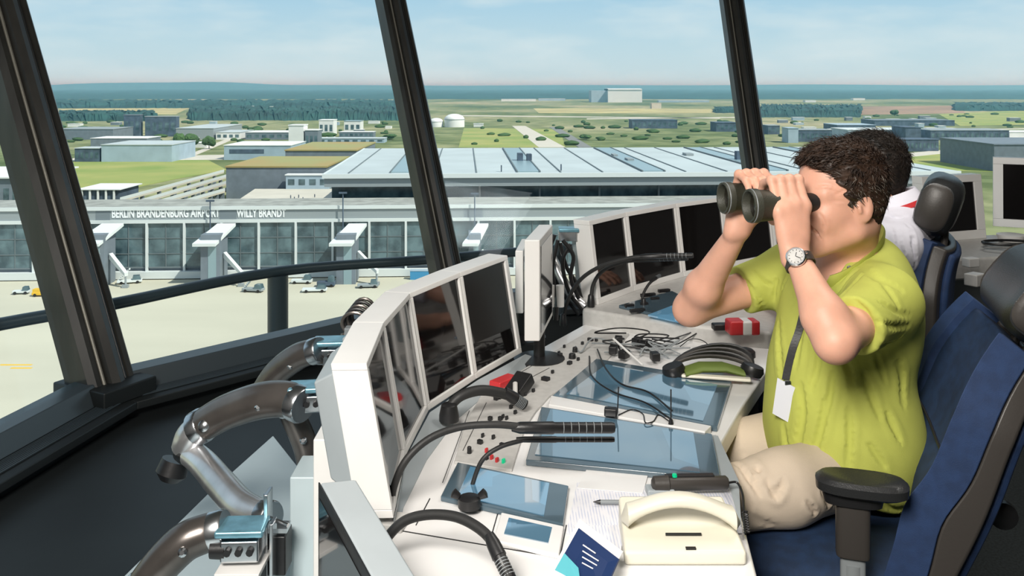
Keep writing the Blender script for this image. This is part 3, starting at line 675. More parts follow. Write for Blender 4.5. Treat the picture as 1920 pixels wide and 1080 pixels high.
# left middle distance
BL = [
 ('hangar','large pale blue hangar roof right of the left window profile',190,322,304,15,60,'bblue','roofw',0),
 ('hangar','dark fronted annex at the left end of the pale hangar',140,186,304,12,20,'bdark','roofw',5),
 ('hangar','long grey hangar roof further back on the left',108,212,262,13,60,'bgrey','fascia',0),
 ('warehouse','white topped low hall behind the pale hangar',170,275,275,9,40,'bgrey','bwhite',0),
 ('office_block','dark tower block in the left middle distance',232,262,256,28,10,'bdark','bgrey',3),
 ('office_block','dark blue office block right of the twin tower block',272,330,256,26,12,'bdark','fascia',5),
 ('warehouse','long grey roofed shed left of the green trees',330,400,262,14,120,'fascia','roofw',0),
 ('warehouse','small white shed behind the green trees',350,388,277,5,20,'bwhite','bwhite',0),
 ('warehouse','pale logistics hall with dark window band',420,545,300,13,60,'bblue','bwhite',0),
 ('warehouse','white roofed hall beside the silo',405,450,262,9,60,'bwhite','roofw',4),
 ('warehouse','low white hall left of the silo building',460,545,262,9,45,'bgrey','bwhite',6),
 ('silo_building','tall white windowless silo block on the left',541,569,280,25,20,'bwhite','bwhite',0),
 ('silo_building','pale tower block beside the silo with pipes',572,596,280,20,20,'bgrey','bwhite',3),
 ('office_block','white block with open dark top left of the middle profile',598,625,255,21,25,'bwhite','bwhite',3),
 ('office_block','second white block with dark top left of the middle profile',645,676,250,17,25,'bwhite','skylight',3),
 ('warehouse','long low white roofed hall left of the middle profile',636,700,258,7,20,'bgrey','bwhite',7),
 ('warehouse','pale low hall close to the middle profile',596,720,268,5,25,'bblue','roofw',8),
 ('farm_building','small white building by the tan strip on the horizon side left',470,484,205,9,20,'bwhite','bwhite',0),
 ('farm_building','tiny white buildings row under the forest left of the middle profile',505,528,205.2,8,20,'bwhite','bwhite',0),
 ('farm_building','tiny pale building row under the forest next to the middle profile',560,600,205.5,6,20,'bblue','bwhite',0),
 ('warehouse','long thin white hall under the horizon right of the middle profile',940,1005,190,9,40,'bwhite','bwhite',0),
 ('warehouse','second thin white hall near the huge white hall',1010,1060,189,9,40,'bblue','bwhite',0),
 ('warehouse','white sheds right of the huge white hall',1235,1330,192,8,40,'bblue','bwhite',0),
 ('warehouse','pale pinkish block below the huge white hall',1222,1240,204,16,30,'plaza','plaza',0),
 ('warehouse','low white building beside the spherical tanks',888,906,238,5,12,'bwhite','bwhite',0),
 ('office_block','dark blue slab building in the meadow right of centre',1185,1270,241,13,40,'bdark','bdark',9),
 ('office_block','dark slab building touching the third window profile',1343,1382,247,13,40,'bdark','bdark',5),
 ('office_block','grey and dark block right of the third window profile',1440,1462,252,12,30,'bdark','fascia',3),
 ('warehouse','pale box right of the third window profile',1478,1497,268,17,25,'bblue','bblue',0),
 ('office_block','dark slab building above the man\'s forehead',1495,1560,266,14,30,'bdark','fascia',8),
 ('warehouse','grey blue long hall above the man\'s head',1570,1642,246,9,60,'bdark','bblue',8),
 ('warehouse','long pale hall above the second man',1590,1720,262,12,60,'bblue','lightband',0),
 ('office_block','dark cube in the pale halls above the second man',1698,1727,266,17,40,'bdark','bdark',0),
 ('warehouse','dark long hall left of the right photo edge',1745,1892,263,12,50,'bdark','fascia',16),
 ('office_block','dark panelled low slab right of the second man\'s head',1684,1760,284,12,30,'bdark','bdark',10),
 ('warehouse','far low dark roof on the right',1640,1790,236,9,60,'bdark','bgrey',0),
 ('hangar','dark grey hangar roof above the right corner monitor',1864,2080,322,21,90,'bgrey','bgrey',0),
 ('warehouse','white low hall at the right edge of the view',1893,1990,258,7,40,'bwhite','bwhite',0),
 ('farm_building','small white building near the right forest edge',1510,1530,192,8,30,'bwhite','bwhite',0),
 ('farm_building','tiny pale building under the right horizon',1600,1622,188,9,30,'bwhite','bwhite',0),
]
for (nm,lab,x0,x1,pb,h,d,wm_,rm_,wn) in BL: building(nm,lab,x0,x1,pb,h,d,wm_,rm_,windows=wn,band='bdark' if 'window band' in lab else None)
# huge white hall on the horizon
Y = FPX*68/(192-HOR); s = Y/FPX
r = empty('assembly_hall', ((1172-960)*s,Y,GR), 0, 'huge bright white hall standing on the horizon', 'building')
m = MB(); m.b2((-32*s,0,0),(32*s,150,25*s)); m.build('wall', M['bwhite'], r); m = MB(); m.loft([((-32*s,75,24*s),(0,78,0),(0,0,2.2*s)),((32*s,75,24*s),(0,78,0),(0,0,2.2*s))],16,2); m.build('roof', M['lightband'], r)
m = MB(); m.b2((-62*s,30,0),(-32*s,150,22*s)); m.build('side_wing', M['bblue'], r)
# spherical tanks
def tank(px, pyb, rad_px, lab):
    Y = FPX*68/(pyb-HOR); s = Y/FPX; rr = rad_px*s
    r = empty('storage_tank', ((px-960)*s,Y,GR), 0, lab, 'tank', 'white domed tanks')
    m = MB(); m.lathe([(0,rr),(rr*.75,rr*1.0)]+[(rr*.75+rr*.55*math.sin(a*math.pi/16),rr*math.cos(a*math.pi/16)) for a in range(1,9)],(0,0,0),(0,0,1),28); m.build('dome', M['bwhite'], r, smooth=True)
    m = MB(); m.lathe([(rr*.74,rr*1.03),(rr*.78,rr*1.03)],(0,0,0),(0,0,1),28); m.build('ring_walkway', M['fascia'], r)
tank(818,238,13,'white domed storage tank half hidden by the middle window profile'); tank(852,238,19,'white domed storage tank right of the middle window profile')
# trees
def tree(px, py, hpx, wpx, lab, grp=None, seed=0, mt='tree'):
    Y = FPX*68/(py-HOR); s = Y/FPX; h = hpx*s; wd = wpx*s/2; rnd = random.Random(seed)
    r = empty('broadleaf_tree', ((px-960)*s,Y,GR), 0, lab, 'tree', grp)
    bm = bmesh.new()
    for k in range(6):
        c = Vector((rnd.uniform(-.45,.45)*wd,rnd.uniform(-.4,.4)*wd,h*rnd.uniform(.42,.72))); q = rnd.uniform(.5,.72)
        ret = bmesh.ops.create_icosphere(bm, subdivisions=3, radius=1)
        for v in ret['verts']:
            v.co = Vector((v.co.x*wd*q, v.co.y*wd*q, v.co.z*h*.30*q*1.5))*(1+.22*noise.noise(v.co*3+c))+c
    me = bpy.data.meshes.new('foliage'); bm.to_mesh(me); bm.free(); me.materials.append(M[mt]); o = bpy.data.objects.new('foliage', me); COL.objects.link(o); o.parent = r
    m = MB(); m.tube([(0,0,0),(0,0,h*.5)], h*.03, 8); m.build('trunk', M['shell'], r)
TR_ = [(333,283,34,22,'dark green tree between the left halls'),(362,279,30,30,'broad green tree right of the dark left tree'),(392,280,26,24,'green tree nearest to the pale logistics hall'),
(545,252,12,20,'dark tree behind the silo'),(480,250,12,30,'dark tree above the low white hall'),
 (620,262,8,12,'small tree beside the open white block'),(1678,218,13,16,'single dark tree in the ploughed field'),(730,262,12,30,'green tree close to the middle profile'),(1100,262,11,26,'green scrub patch behind the hall roof')]
for i,(x,y,h,wd,l) in enumerate(TR_): tree(x,y,h,wd,l,None,i)
rnd = random.Random(5)
proto = None
for i in range(190):
    px = rnd.uniform(870,1400) if i < 60 else (rnd.uniform(1450,1950) if i < 110 else rnd.uniform(100,740)); py = rnd.uniform(228,274) if i < 60 else (rnd.uniform(212,262) if i < 110 else rnd.uniform(226,268))
    Y = FPX*68/(py-HOR); s = Y/FPX
    if any(x0 < (px-960)*s+14 and x1 > (px-960)*s-14 and y0 < Y+9 and y1 > Y-9 for x0,x1,y0,y1 in FOOT) or (px < 770 and py < 230) or (1420 < px < 1620 and py < 224): continue
    if proto is None:
        bm = bmesh.new(); bmesh.ops.create_icosphere(bm, subdivisions=2, radius=1)
        for v in bm.verts: v.co *= 1+.3*noise.noise(v.co*2.3); v.co.z = v.co.z*.8+.6
        me = bpy.data.meshes.new('shrub'); bm.to_mesh(me); bm.free(); me.materials.append(M['tree']); o = bpy.data.objects.new('shrub', me); COL.objects.link(o); proto = o
        tag(o,'small dark shrub scattered over the meadows','shrub','shrubs scattered over the meadows')
    else: o = proto.copy(); COL.objects.link(o)
    z_ = rnd.uniform(2.0,4.2); wx = z_*rnd.uniform(1,3.2); FOOT.append(((px-960)*s-wx*1.2,(px-960)*s+wx*1.2,Y-z_*2,Y+z_*2)); o.location = ((px-960)*s,Y,GR); o.scale = (wx,z_,z_); o.rotation_euler = (0,0,rnd.uniform(-.5,.5))
sp_ = None
for i in range(60):
    L_ = i%2 == 0; px = rnd.uniform(105,735) if L_ else rnd.uniform(1440,1960); py = rnd.uniform(229,270) if L_ else rnd.uniform(222,262)
    Y = FPX*68/(py-HOR); s = Y/FPX; X = (px-960)*s; wd = rnd.uniform(8,24)*s; dp = rnd.uniform(8,16); h = rnd.uniform(3,7)
    if any(x0 < X+wd/2+4 and x1 > X-wd/2-4 and y0 < Y+dp+6 and y1 > Y-6 for x0,x1,y0,y1 in FOOT) or (px < 300 and 215 < py < 229): continue
    FOOT.append((X-wd/2,X+wd/2,Y,Y+dp)); mt_ = rnd.choice(['bwhite','bblue','bgrey','bwhite'])
    m = MB(); m.b2((-wd/2,0,0),(wd/2,dp,h)); m.hexa([(-wd/2-.3,-.3,h),(wd/2+.3,-.3,h),(wd/2+.3,dp+.3,h),(-wd/2-.3,dp+.3,h)],[(-wd/2-.3,-.3,h+.4),(wd/2+.3,-.3,h+.4),(wd/2+.3,dp+.3,h+.4),(-wd/2-.3,dp+.3,h+.4)],1)
    o = m.build('shed', [M[mt_],M['bwhite']]); o.location = (X,Y,GR)
    tag(o,'small low pale shed among the halls left of the middle profile' if L_ else 'small low pale shed among the long halls right of the third profile','shed','small sheds left of the middle profile' if L_ else 'small sheds right of the third profile')
# ---------------- apron vehicles
def vehicle(name, lab, px, py, L, W, H, body, cat, rz=0, extra=None):
    p = gp(px,py); r = empty(name, (*p,GR+.15), R(rz), lab, cat)
    m = MB(); m.b2((-L/2,-W/2,.5),(L/2,W/2,H*.5)); m.build('chassis', M[body], r, bevel=.1)
    m = MB(); m.hexa([(L*.1,-W/2,H*.5),(L*.46,-W/2,H*.5),(L*.40,-W/2+.1,H),(L*.14,-W/2+.1,H)],[(L*.1,W/2,H*.5),(L*.46,W/2,H*.5),(L*.40,W/2-.1,H),(L*.14,W/2-.1,H)]); m.build('cab', M['bglass'], r)
    for sx in (-.32,.32):
        for sy in (-1,1): m = MB(); m.lathe([(-.15,.5),(.15,.5)],(sx*L,sy*W/2,.5),(0,1,0),14); m.build('wheel', M['black'], r)
    if extra: extra(r,L,W,H)
    return r
def load(r,L,W,H): m = MB(); m.b2((-L*.46,-W*.45,H*.5),(L*.02,W*.45,H*.85)); m.build('load', M['yellow'], r)
def stairs(r,L,W,H):
    m = MB()
    for k in range(8): m.b2((-L*.45+k*L*.06,-W*.4,H*.5+k*.5),(-L*.39+k*L*.06,W*.4,H*.6+k*.5))
    m.build('steps', M['lightband'], r)
vehicle('baggage_tug','yellow apron vehicle at the left beside the leaning window profile',80,556,6,2.4,2.8,'yellow','vehicle',0,load)
vehicle('baggage_tug','pale apron tug left of the yellow vehicle',40,552,5,2.2,2.4,'lightband','vehicle',8)
vehicle('stair_truck','pale stair truck on the apron left of the railing post',243,532,8,2.6,2.6,'lightband','vehicle',20,stairs)
vehicle('stair_truck','pale stair truck parked below the gangway by the railing post',475,548,7,2.6,2.6,'fascia','vehicle',-10,stairs)
vehicle('service_truck','grey service truck just right of the railing post',566,532,7,2.6,2.8,'lightband','vehicle',0)
vehicle('service_truck','pale flat service truck beyond the handrail, nearest to the railing post',590,548,8,3,2.4,'lightband','vehicle',5)
vehicle('service_truck','dark service truck under the jet bridge shadow',612,538,6,2.6,3.6,'bdark','vehicle',0)
vehicle('service_truck','small grey truck left of the blue container',690,540,7,2.6,2.6,'fascia','vehicle',8)
p = gp(790,524); r = empty('freight_container', (*p,GR+.15), 0, 'bright blue container on the apron left of the middle profile', 'container')
m = MB(); m.b2((-3.8,-1.3,0),(3.8,1.3,3.0)); 
M['cblue'] = mat('container_blue', (.05,.25,.45), .5); m.build('body', M['cblue'], r); m = MB(); m.b2((-3.9,-1.4,3.0),(3.9,1.4,3.2)); m.build('roof', M['bblue'], r)
# ---------------- summer haze over the airfield: thin scattering air
hz = bpy.data.materials.new('summer_haze'); hz.use_nodes = True; t = hz.node_tree; t.nodes.clear()
o_ = t.nodes.new('ShaderNodeOutputMaterial'); vsn = t.nodes.new('ShaderNodeVolumeScatter'); vsn.inputs['Color'].default_value = (.26,.68,.86,1); vsn.inputs['Density'].default_value = .00013; vsn.inputs['Anisotropy'].default_value = .25
t.links.new(vsn.outputs[0], o_.inputs['Volume'])
m = MB(); m.b2((-39000,520,GR-5),(39000,50000,GR+115)); h_ = m.build('summer_haze', hz, kind='structure')
# ============================================================ THINGS ON AND BEHIND THE DESK
def rootat(name, p, label, cat, group=None): return empty(name, tuple(p), 0, label, cat, group)
def rb(m, name, mt, r, **k):
    o = Vector(r.location); m.v = [tuple(Vector(v)-o) for v in m.v]; return m.build(name, mt, r, **k)
# low laminate shelf behind the monitor bank, over a dark plinth
sh = rootat('equipment_cabinet', (-.75,1.9,0), 'blue grey topped low cabinet behind the near monitor bank, below the metal arms', 'cabinet')
zs = .47
poly = [on(232,1080,zs),on(390,925,zs),on(512,816,zs),on(566,884,zs),on(640,860,zs)]
poly = [(p.x,p.y) for p in poly]+[(-.24,2.10),(-.24,1.9),(-.26,1.0),(-.78,1.0)]
m = MB(); m.prism(poly, zs-.02, zs); rb(m,'top', M['blue_shelf'], sh, bevel=.003)
m = MB(); m.prism([(-.74,1.1),(-.70,2.2),(-.30,1.9),(-.30,1.1)], .02, zs-.02); rb(m,'body', M['dark'], sh)
# polished articulated arms that carry the monitors
MT1 = rootat('monitor_mount', at(362,822,1.95), 'large articulated metal mount bending at an elbow behind the white monitor housing', 'monitor mount')
MT2 = rootat('monitor_mount', at(488,742,2.15), 'smaller metal mount further back, rising to a clamp near the bank top', 'monitor mount')
MT3 = rootat('monitor_mount', at(455,1080,1.55), 'curved metal mount with pale bracket in the bottom left corner', 'monitor mount')
def arm(root, path, r0, mt, knobs=(), clamp=None, radii=None):
    P = spline([at(*p) for p in path], 7)
    n = len(P); rr = [r0*(1+.10*math.sin(math.pi*i/(n-1))) for i in range(n)] if radii is None else [radii[0]+(radii[1]-radii[0])*i/(n-1) for i in range(n)]
    m = MB(); m.tube(P, rr, 18); rb(m,'arm_tube', mt, root, smooth=True)
    for (i,s) in ((0,1),(n-1,-1)):
        d = (P[1]-P[0] if i == 0 else P[-1]-P[-2]).normalized(); m = MB(); m.lathe([(-.014,rr[i]*.8),(-.010,rr[i]*1.09),(.012,rr[i]*1.09),(.016,rr[i])],P[i],d,20); rb(m,'end_collar', M['chrome'], root, smooth=True)
    m = MB(); q = P[n//2]; m.lathe([(0,.008),(.006,.008),(.009,.004)], q+Vector((.01,-rr[0]*1.0,0)), (0,-1,.3), 10); rb(m,'screw', M['chrome'], root)
    return root
A1 = arm(MT1, [(375,800,1.95),(425,772,1.93),(485,752,1.90),(535,748,1.88),(560,757,1.86)], .034, M['darktube'])
A2 = arm(MT1, [(352,845,1.96),(380,868,1.92),(412,905,1.84),(447,944,1.76),(478,962,1.72),(500,968,1.70)], .027, M['armtube'])
A3 = arm(MT2, [(488,742,2.15),(520,698,2.13),(560,668,2.10),(592,658,2.08)], .028, M['darktube'])
m = MB(); m.tube([(-.42,2.08,.47),(-.42,2.10,.88)], .018, 12); rb(m,'support_post', M['darktube'], MT2, smooth=True)
A4 = arm(MT3, [(262,1110,1.55),(300,1062,1.55),(345,1018,1.56),(385,1000,1.57),(408,994,1.57)], .030, M['darktube'])
A5 = arm(MT1, [(538,760,1.92),(556,795,1.93),(572,835,1.94),(580,880,1.95)], .024, M['darktube'])
# elbow casting
el = MT1
m = MB(); m.tube(spline([at(383,792,1.95),at(360,815,1.95),at(343,842,1.96)],6), [.026+.006*math.sin(math.pi*i/12) for i in range(13)], 16); rb(m,'casting', M['armtube'], el, smooth=True)
m = MB(); m.lathe([(0,.012),(.012,.012),(.016,.006)], at(385,798,1.915), (0,-1,.3), 14); rb(m,'cap_screw', M['chrome'], el, smooth=True)
m = MB(); m.lathe([(0,.03),(.03,.034),(.045,.02)], at(330,862,1.99), (-.3,-.2,-1), 16); rb(m,'rubber_foot', M['black'], el, smooth=True)
# clamps
def clamp(r, px, py, Y, s, rot=0, plate=True):
    p = at(px,py,Y)
    rm = Matrix.Rotation(rot,3,'Z')
    m = MB(); m.box(p, (.062*s,.05*s,.036*s), M=rm); blk = rb(m,'clamp_block', M['chrome'], r, bevel=.004)
    m = MB(); m.box(p+Vector((0,0,.030*s)), (.078*s,.06*s,.012*s), M=rm); rb(m,'clamp_top', M['steelteal'], r, bevel=.004)
    m = MB(); m.lathe([(-.012*s,.014*s),(.012*s,.016*s)], p+rm@Vector((-.036*s,-.012*s,0)), rm@Vector((1,0,0)), 14); rb(m,'cap', M['black'], r, smooth=True)
    m = MB()
    for sx in (-.018,.0,.018): m.lathe([(0,.006*s),(.006*s,.006*s)], p+rm@Vector((sx*s,-.025*s,.002)), rm@Vector((0,-1,0)), 8)
    rb(m,'bolt', M['black'], r)
    if plate: m = MB(); m.box(p+rm@Vector((.048*s,0,-.02)), (.006,.085*s,.12*s), M=rm); rb(m,'mounting_plate', M['chrome'], r, bevel=.002)
    return r
clamp(MT1, 577,752,1.88,1.0,.15)
clamp(MT2, 620,664,2.10,1.0,.1)
clamp(MT3, 455,1022,1.56,1.05,.05,False)
# pale bracket and upright plates near the bottom left
r = MT3
m = MB(); m.box(at(458,1055,1.56), (.075,.09,.008)); rb(m,'shelf_plate', M['white'], r, bevel=.001)
m = MB(); m.box(at(462,1100,1.56), (.055,.04,.07)); rb(m,'stem', M['grey2'], r, bevel=.002)
r = MT1
m = MB(); m.box(at(503,1000,1.60), (.007,.035,.15)); m.box(at(512,1035,1.58), (.006,.03,.11)); rb(m,'upright_plate', M['chrome'], r, bevel=.001)
m = MB(); m.tube([at(497,968,1.60),at(540,985,1.58)], .004, 8); m.tube([at(497,925,1.60),at(500,1080,1.60)], .003, 8); m.box(at(523,988,1.6),(.035,.03,.008)); rb(m,'cross_rod', M['chrome'], r)
m = MB(); m.box(at(527,1030,1.62), (.028,.05,.07)); rb(m,'black_block', M['black'], r, bevel=.003)
# coils of cable behind the top of the near bank
r = rootat('cable_coil', at(665,600,2.25), 'coil of black and metallic cable behind the top of the near monitor bank', 'cable')
for k in range(5):
    m = MB(); c = at(668+3*k,600-2*k,2.25); pts = [c+Vector((math.cos(a)*.030,.012*k-.03,math.sin(a)*(.026+.003*k))) for a in [2*math.pi*j/20 for j in range(21)]]
    m.tube(pts, .0045, 8); rb(m,'cable_loop', M['black'] if k%2 else M['darktube'], r, smooth=True)
m = MB(); m.tube([at(648,625,2.22),at(650,665,2.20)], .012, 10); rb(m,'stem', M['darktube'], r, smooth=True)
m = MB(); m.box(at(655,640,2.20), (.02,.03,.07)); rb(m,'bracket', M['grey2'], r, bevel=.002)
r = rootat('cable_coil', at(600,740,2.0), 'dark bracket plate between the arm clamps and the white housing', 'bracket')
m = MB(); m.box(at(610,745,2.0), (.010,.06,.16), R(10)); rb(m,'plate', M['shell'], r, bevel=.002)
r.name = 'bracket_plate'
# support column below the white housing
r = rootat('housing_support', at(640,900,1.50), 'white box-shaped support left below the near monitor bank', 'support')
bx = [on(585,1000,.62)]
def ubox(px0,px1,py0,py1,Y,dy): a = at(px0,py0,Y); b = at(px1,py1,Y); return (a.x,Y,b.z),(b.x,Y+dy,a.z)
m = MB(); m.b2(*ubox(587,652,824,1120,1.62,.12)); rb(m,'box', M['white'], r, bevel=.003)
m = MB(); m.b2(*ubox(543,590,895,1120,1.66,.10)); rb(m,'side_box', M['blue_shelf'], r, bevel=.003)
m = MB(); m.b2(*ubox(652,690,900,985,1.60,.06)); rb(m,'dark_bracket', M['shell'], r, bevel=.003)
m = MB(); m.tube([at(672,912,1.56),at(680,965,1.56)], .016, 12); rb(m,'pivot', M['black'], r, smooth=True)
# nearest monitor, lower left: seen from the side
r = rootat('side_monitor', at(640,1000,1.32), 'grey framed monitor seen from its side at the bottom left of the desk', 'monitor')
a = at(567,908,1.34); b = at(645,907,1.30); c = at(765,1100,1.14); d = at(700,1130,1.20)
fr_l = [at(566,905,1.34), at(640,905,1.335), at(790,1150,1.12), at(702,1150,1.12)]
m = MB(); A_,B_,C_,D_ = at(568,908,1.36),at(600,905,1.36),at(738,1140,1.13),at(706,1150,1.12)
# body: rectangular slab, its left face the dark display
u = (at(735,1150,1.10)-at(600,903,1.36)); wv = Vector((.052,.012,0)); lv = Vector((-.03,.01,-.40))
p0 = at(600,904,1.36)
slab0 = [p0, p0+u, p0+u+wv, p0+wv]
m.hexa(slab0, [q+Vector((0,0,-.42)) for q in slab0]); rb(m,'casing', M['grey'], r, bevel=.004)
sl = Vector((-.003,.001,0))
m = MB(); fq = [p0+sl, p0+sl+u, p0+u, p0]; m.hexa(fq, [q+Vector((0,0,-.42)) for q in fq]); rb(m,'frame', M['black'], r, bevel=.001)
m = MB(); q0 = p0+sl+u*.03+Vector((-.001,0,-.02)); q1 = p0+sl+u*.97+Vector((-.001,0,-.02)); dn = Vector((0,0,-.38)); bk = Vector((.004,0,0))
m.hexa([q0,q1,q1+dn,q0+dn],[v+bk for v in (q0,q1,q1+dn,q0+dn)]); rb(m,'screen', M['screen'], r)
# ---------------- edge-on monitors between the banks
def edge_mon(label, px0, px1, pyt, pyb, Y, dep, mt, skew=.03):
    A = at(px0,pyt,Y); B = at(px1,pyt,Y); bot = at(px0,pyb,Y).z; r = rootat('side_monitor', (A.x,Y,bot), label, 'monitor')
    sk = Vector((skew,dep,0)); q = [A,B,B+sk,A+sk]; dn = Vector((0,0,bot-A.z))
    m = MB(); m.hexa(q,[v+dn for v in q]); rb(m,'frame', mt, r, bevel=.003)
    g = MB(); e0 = B+sk*.08+Vector((.0012,0,-.02)); e1 = B+sk*.92+Vector((.0012,0,-.02)); d2 = dn*.86; g.hexa([e0,e1,e1+d2,e0+d2],[v-Vector((.003,0,0)) for v in (e0,e1,e1+d2,e0+d2)]); rb(g,'screen', M['screen'], r)
    m = MB(); p = (A+B)/2+sk*.5+dn; m.tube([p, (p.x,p.y,ZD+.001)], .016, 12); m.lathe([(0,.07),(.008,.07),(.014,.02)], (p.x,p.y,ZD), (0,0,1), 20); rb(m,'stand', M['black'], r, smooth=True)
    return r
edge_mon('white monitor standing edge on between the two monitor banks', 983,1012,450,640,2.34,.26,M['white'],.045)
edge_mon('narrow grey monitor seen edge on left of the white edge-on monitor', 966,981,470,588,2.58,.2,M['white'],.02)
# cable mast behind it
r = rootat('cable_mast', on(1060,612,.76), 'cluster of black cables and a bright metal arm between the monitor banks', 'cable')
m = MB(); m.tube(spline([at(1035,482,2.95),at(1052,520,2.92),at(1075,555,2.9),at(1098,575,2.88)],6), .016, 12); rb(m,'arm_tube', M['armtube'], r, smooth=True)
m = MB(); m.box(at(1064,440,2.95), (.06,.05,.035)); rb(m,'clamp_block', M['chrome'], r, bevel=.003)
m = MB(); m.box(at(1066,430,2.95), (.065,.055,.012)); rb(m,'clamp_top', M['steelteal'], r, bevel=.003)
for k,(pth) in enumerate((((1040,440),(1030,480),(1050,540),(1085,590)),((1050,455),(1062,500),(1080,530),(1090,560)),((1046,450),(1036,500),(1040,545),(1036,560)),((1070,458),(1055,490),(1066,545),(1095,585)),((1055,450),(1075,480),(1070,520),(1085,560)))):
    m = MB(); m.tube(spline([at(x,y,2.93-.02*k) for x,y in pth],6), .0065, 8); rb(m,'cable', M['black'], r, smooth=True)
m = MB(); m.tube([at(1048,458,2.97), (at(1048,458,2.97).x,2.97,ZD)], .014, 10); rb(m,'mast', M['rail'], r, smooth=True)
r = rootat('power_supply', on(1043,605,.76), 'white double power adapter hanging beside the edge-on monitor', 'adapter')
for dx in (1032,1050):
    m = MB(); m.tube([at(dx,535,2.75),at(dx+1,575,2.75)], [.013,.011], 12); rb(m,'adapter_body', M['white'], r, smooth=True)
m = MB(); m.tube([at(1043,575,2.75),at(1042,600,2.75)], .008, 10); rb(m,'plug', M['black'], r, smooth=True)
# ---------------- goosenecks
def goose(label, path, r0, head=None, base=True, Yb=None, clampb=False, z=None):
    P = [at(*p) for p in path]; root = rootat('gooseneck_microphone', P[0], label, 'microphone')
    S = spline(P, 8); m = MB(); n = len(S); m.tube(S, [r0*(1.25 if i < 3 else 1) for i in range(n)], 12); rb(m,'gooseneck', M['rubber'], root, smooth=True)
    if base: m = MB(); m.lathe([(-.004,r0*1.9),(.008,r0*1.9),(.03,r0*1.5),(.034,r0)], P[0], (0,0,1), 16); rb(m,'base', M['black'], root, smooth=True)
    if head:
        H = [at(*p) for p in head[:-1]]; hr = head[-1]; d = (H[1]-H[0]).normalized(); L = (H[1]-H[0]).length
        m = MB(); m.lathe([(-.015,r0),(0,hr),(L*.35,hr*1.08),(L*.36,hr*.95),(L*.97,hr*.95),(L,hr*.8)], H[0], d, 18); rb(m,'microphone_head', M['black'], root, smooth=True)
        m = MB()
        for k in range(6): m.lathe([(0,hr*1.0),(.0012,hr*1.0)], H[0]+d*L*(.45+.08*k), d, 18)
        rb(m,'grille_ring', M['grey2'], root)
    return root
goose('long gooseneck microphone arching over the console, its slim tip above the middle touchscreen', [(732,970,1.572),(738,915,1.575),(762,862,1.58),(806,822,1.60),(862,801,1.62),(925,796,1.63),(980,800,1.64)], .0065, ((975,802,1.64),(1152,802,1.66),.0105))
goose('second slim microphone tip lying parallel just below the long gooseneck microphone', [(880,944,1.68),(887,905,1.68),(905,862,1.68),(938,838,1.69),(985,824,1.70)], .0042, ((983,824,1.70),(1152,824,1.71),.0055), base=False)
r = rootat('table_clamp', on(880,948,ZD+.012), 'black clamp with wing screws at the foot of the slim microphone', 'clamp')
p = on(880,948,ZD+.012); m = MB(); m.lathe([(-.002,.020),(.014,.020),(.018,.012)], p, (0,0,1), 18); rb(m,'body', M['black'], r, smooth=True)
for s in (-1,1): m = MB(); m.lathe([(0,.006),(.012,.009),(.014,.004)], p+Vector((s*.018,0,.016)), (s,0,.6), 10); rb(m,'wing_screw', M['black'], r, smooth=True)
goose('thick gooseneck arching in the near foreground at the bottom of the photo', [(716,1030,1.42),(730,1003,1.42),(760,976,1.42),(805,965,1.41),(858,970,1.39),(905,996,1.36),(935,1035,1.33),(955,1085,1.30)], .0078, ((925,1020,1.34),(958,1090,1.30),.0105), base=False)
goose('thick gooseneck bent from the foot of the near monitor bank towards the red item', [(842,785,1.98),(845,762,1.99),(865,742,2.0),(900,732,2.02),(935,736,2.04),(965,745,2.06)], .0115, ((955,741,2.05),(985,760,2.06),.013))
goose('thin gooseneck microphone rising from the console in front of the far monitor bank', [(1056,608,2.84),(1062,570,2.84),(1085,528,2.82),(1125,500,2.78),(1180,484,2.74),(1215,481,2.72)], .0062, ((1210,481,2.72),(1300,479,2.68),.0085))
goose('gooseneck microphone at the left foot of the curved far screens', [(1108,572,2.86),(1112,535,2.86),(1130,508,2.84),(1165,492,2.80),(1200,487,2.78)], .0062, ((1195,487,2.78),(1290,484,2.72),.008))
goose('short black gooseneck standing on the far console panel', [(1207,580,2.85),(1205,556,2.88),(1215,535,2.92),(1228,522,2.96)], .0045, ((1224,525,2.95),(1238,516,2.99),.006))
# ---------------- items on the control strip
r = rootat('red_case', on(945,716,ZD), 'small red case lying at the foot of the near monitor bank', 'case')
m = MB(); m.box(on(945,716,ZD+.012), (.035,.075,.02), R(-38)); rb(m,'body', M['red'], r, bevel=.003)
r = rootat('desk_device', on(972,722,ZD+.006), 'black angular device standing beside the red case', 'device')
m = MB(); m.box(on(975,722,ZD+.025), (.045,.06,.03), M=Matrix.Rotation(R(-35),3,'Z')@Matrix.Rotation(.5,3,'X')); rb(m,'body', M['black'], r, bevel=.003)
m = MB(); m.tube([on(966,760,ZD+.006), on(966,742,ZD+.01)+Vector((0,0,.03))], .006, 10); rb(m,'post', M['panel'], r, smooth=True)
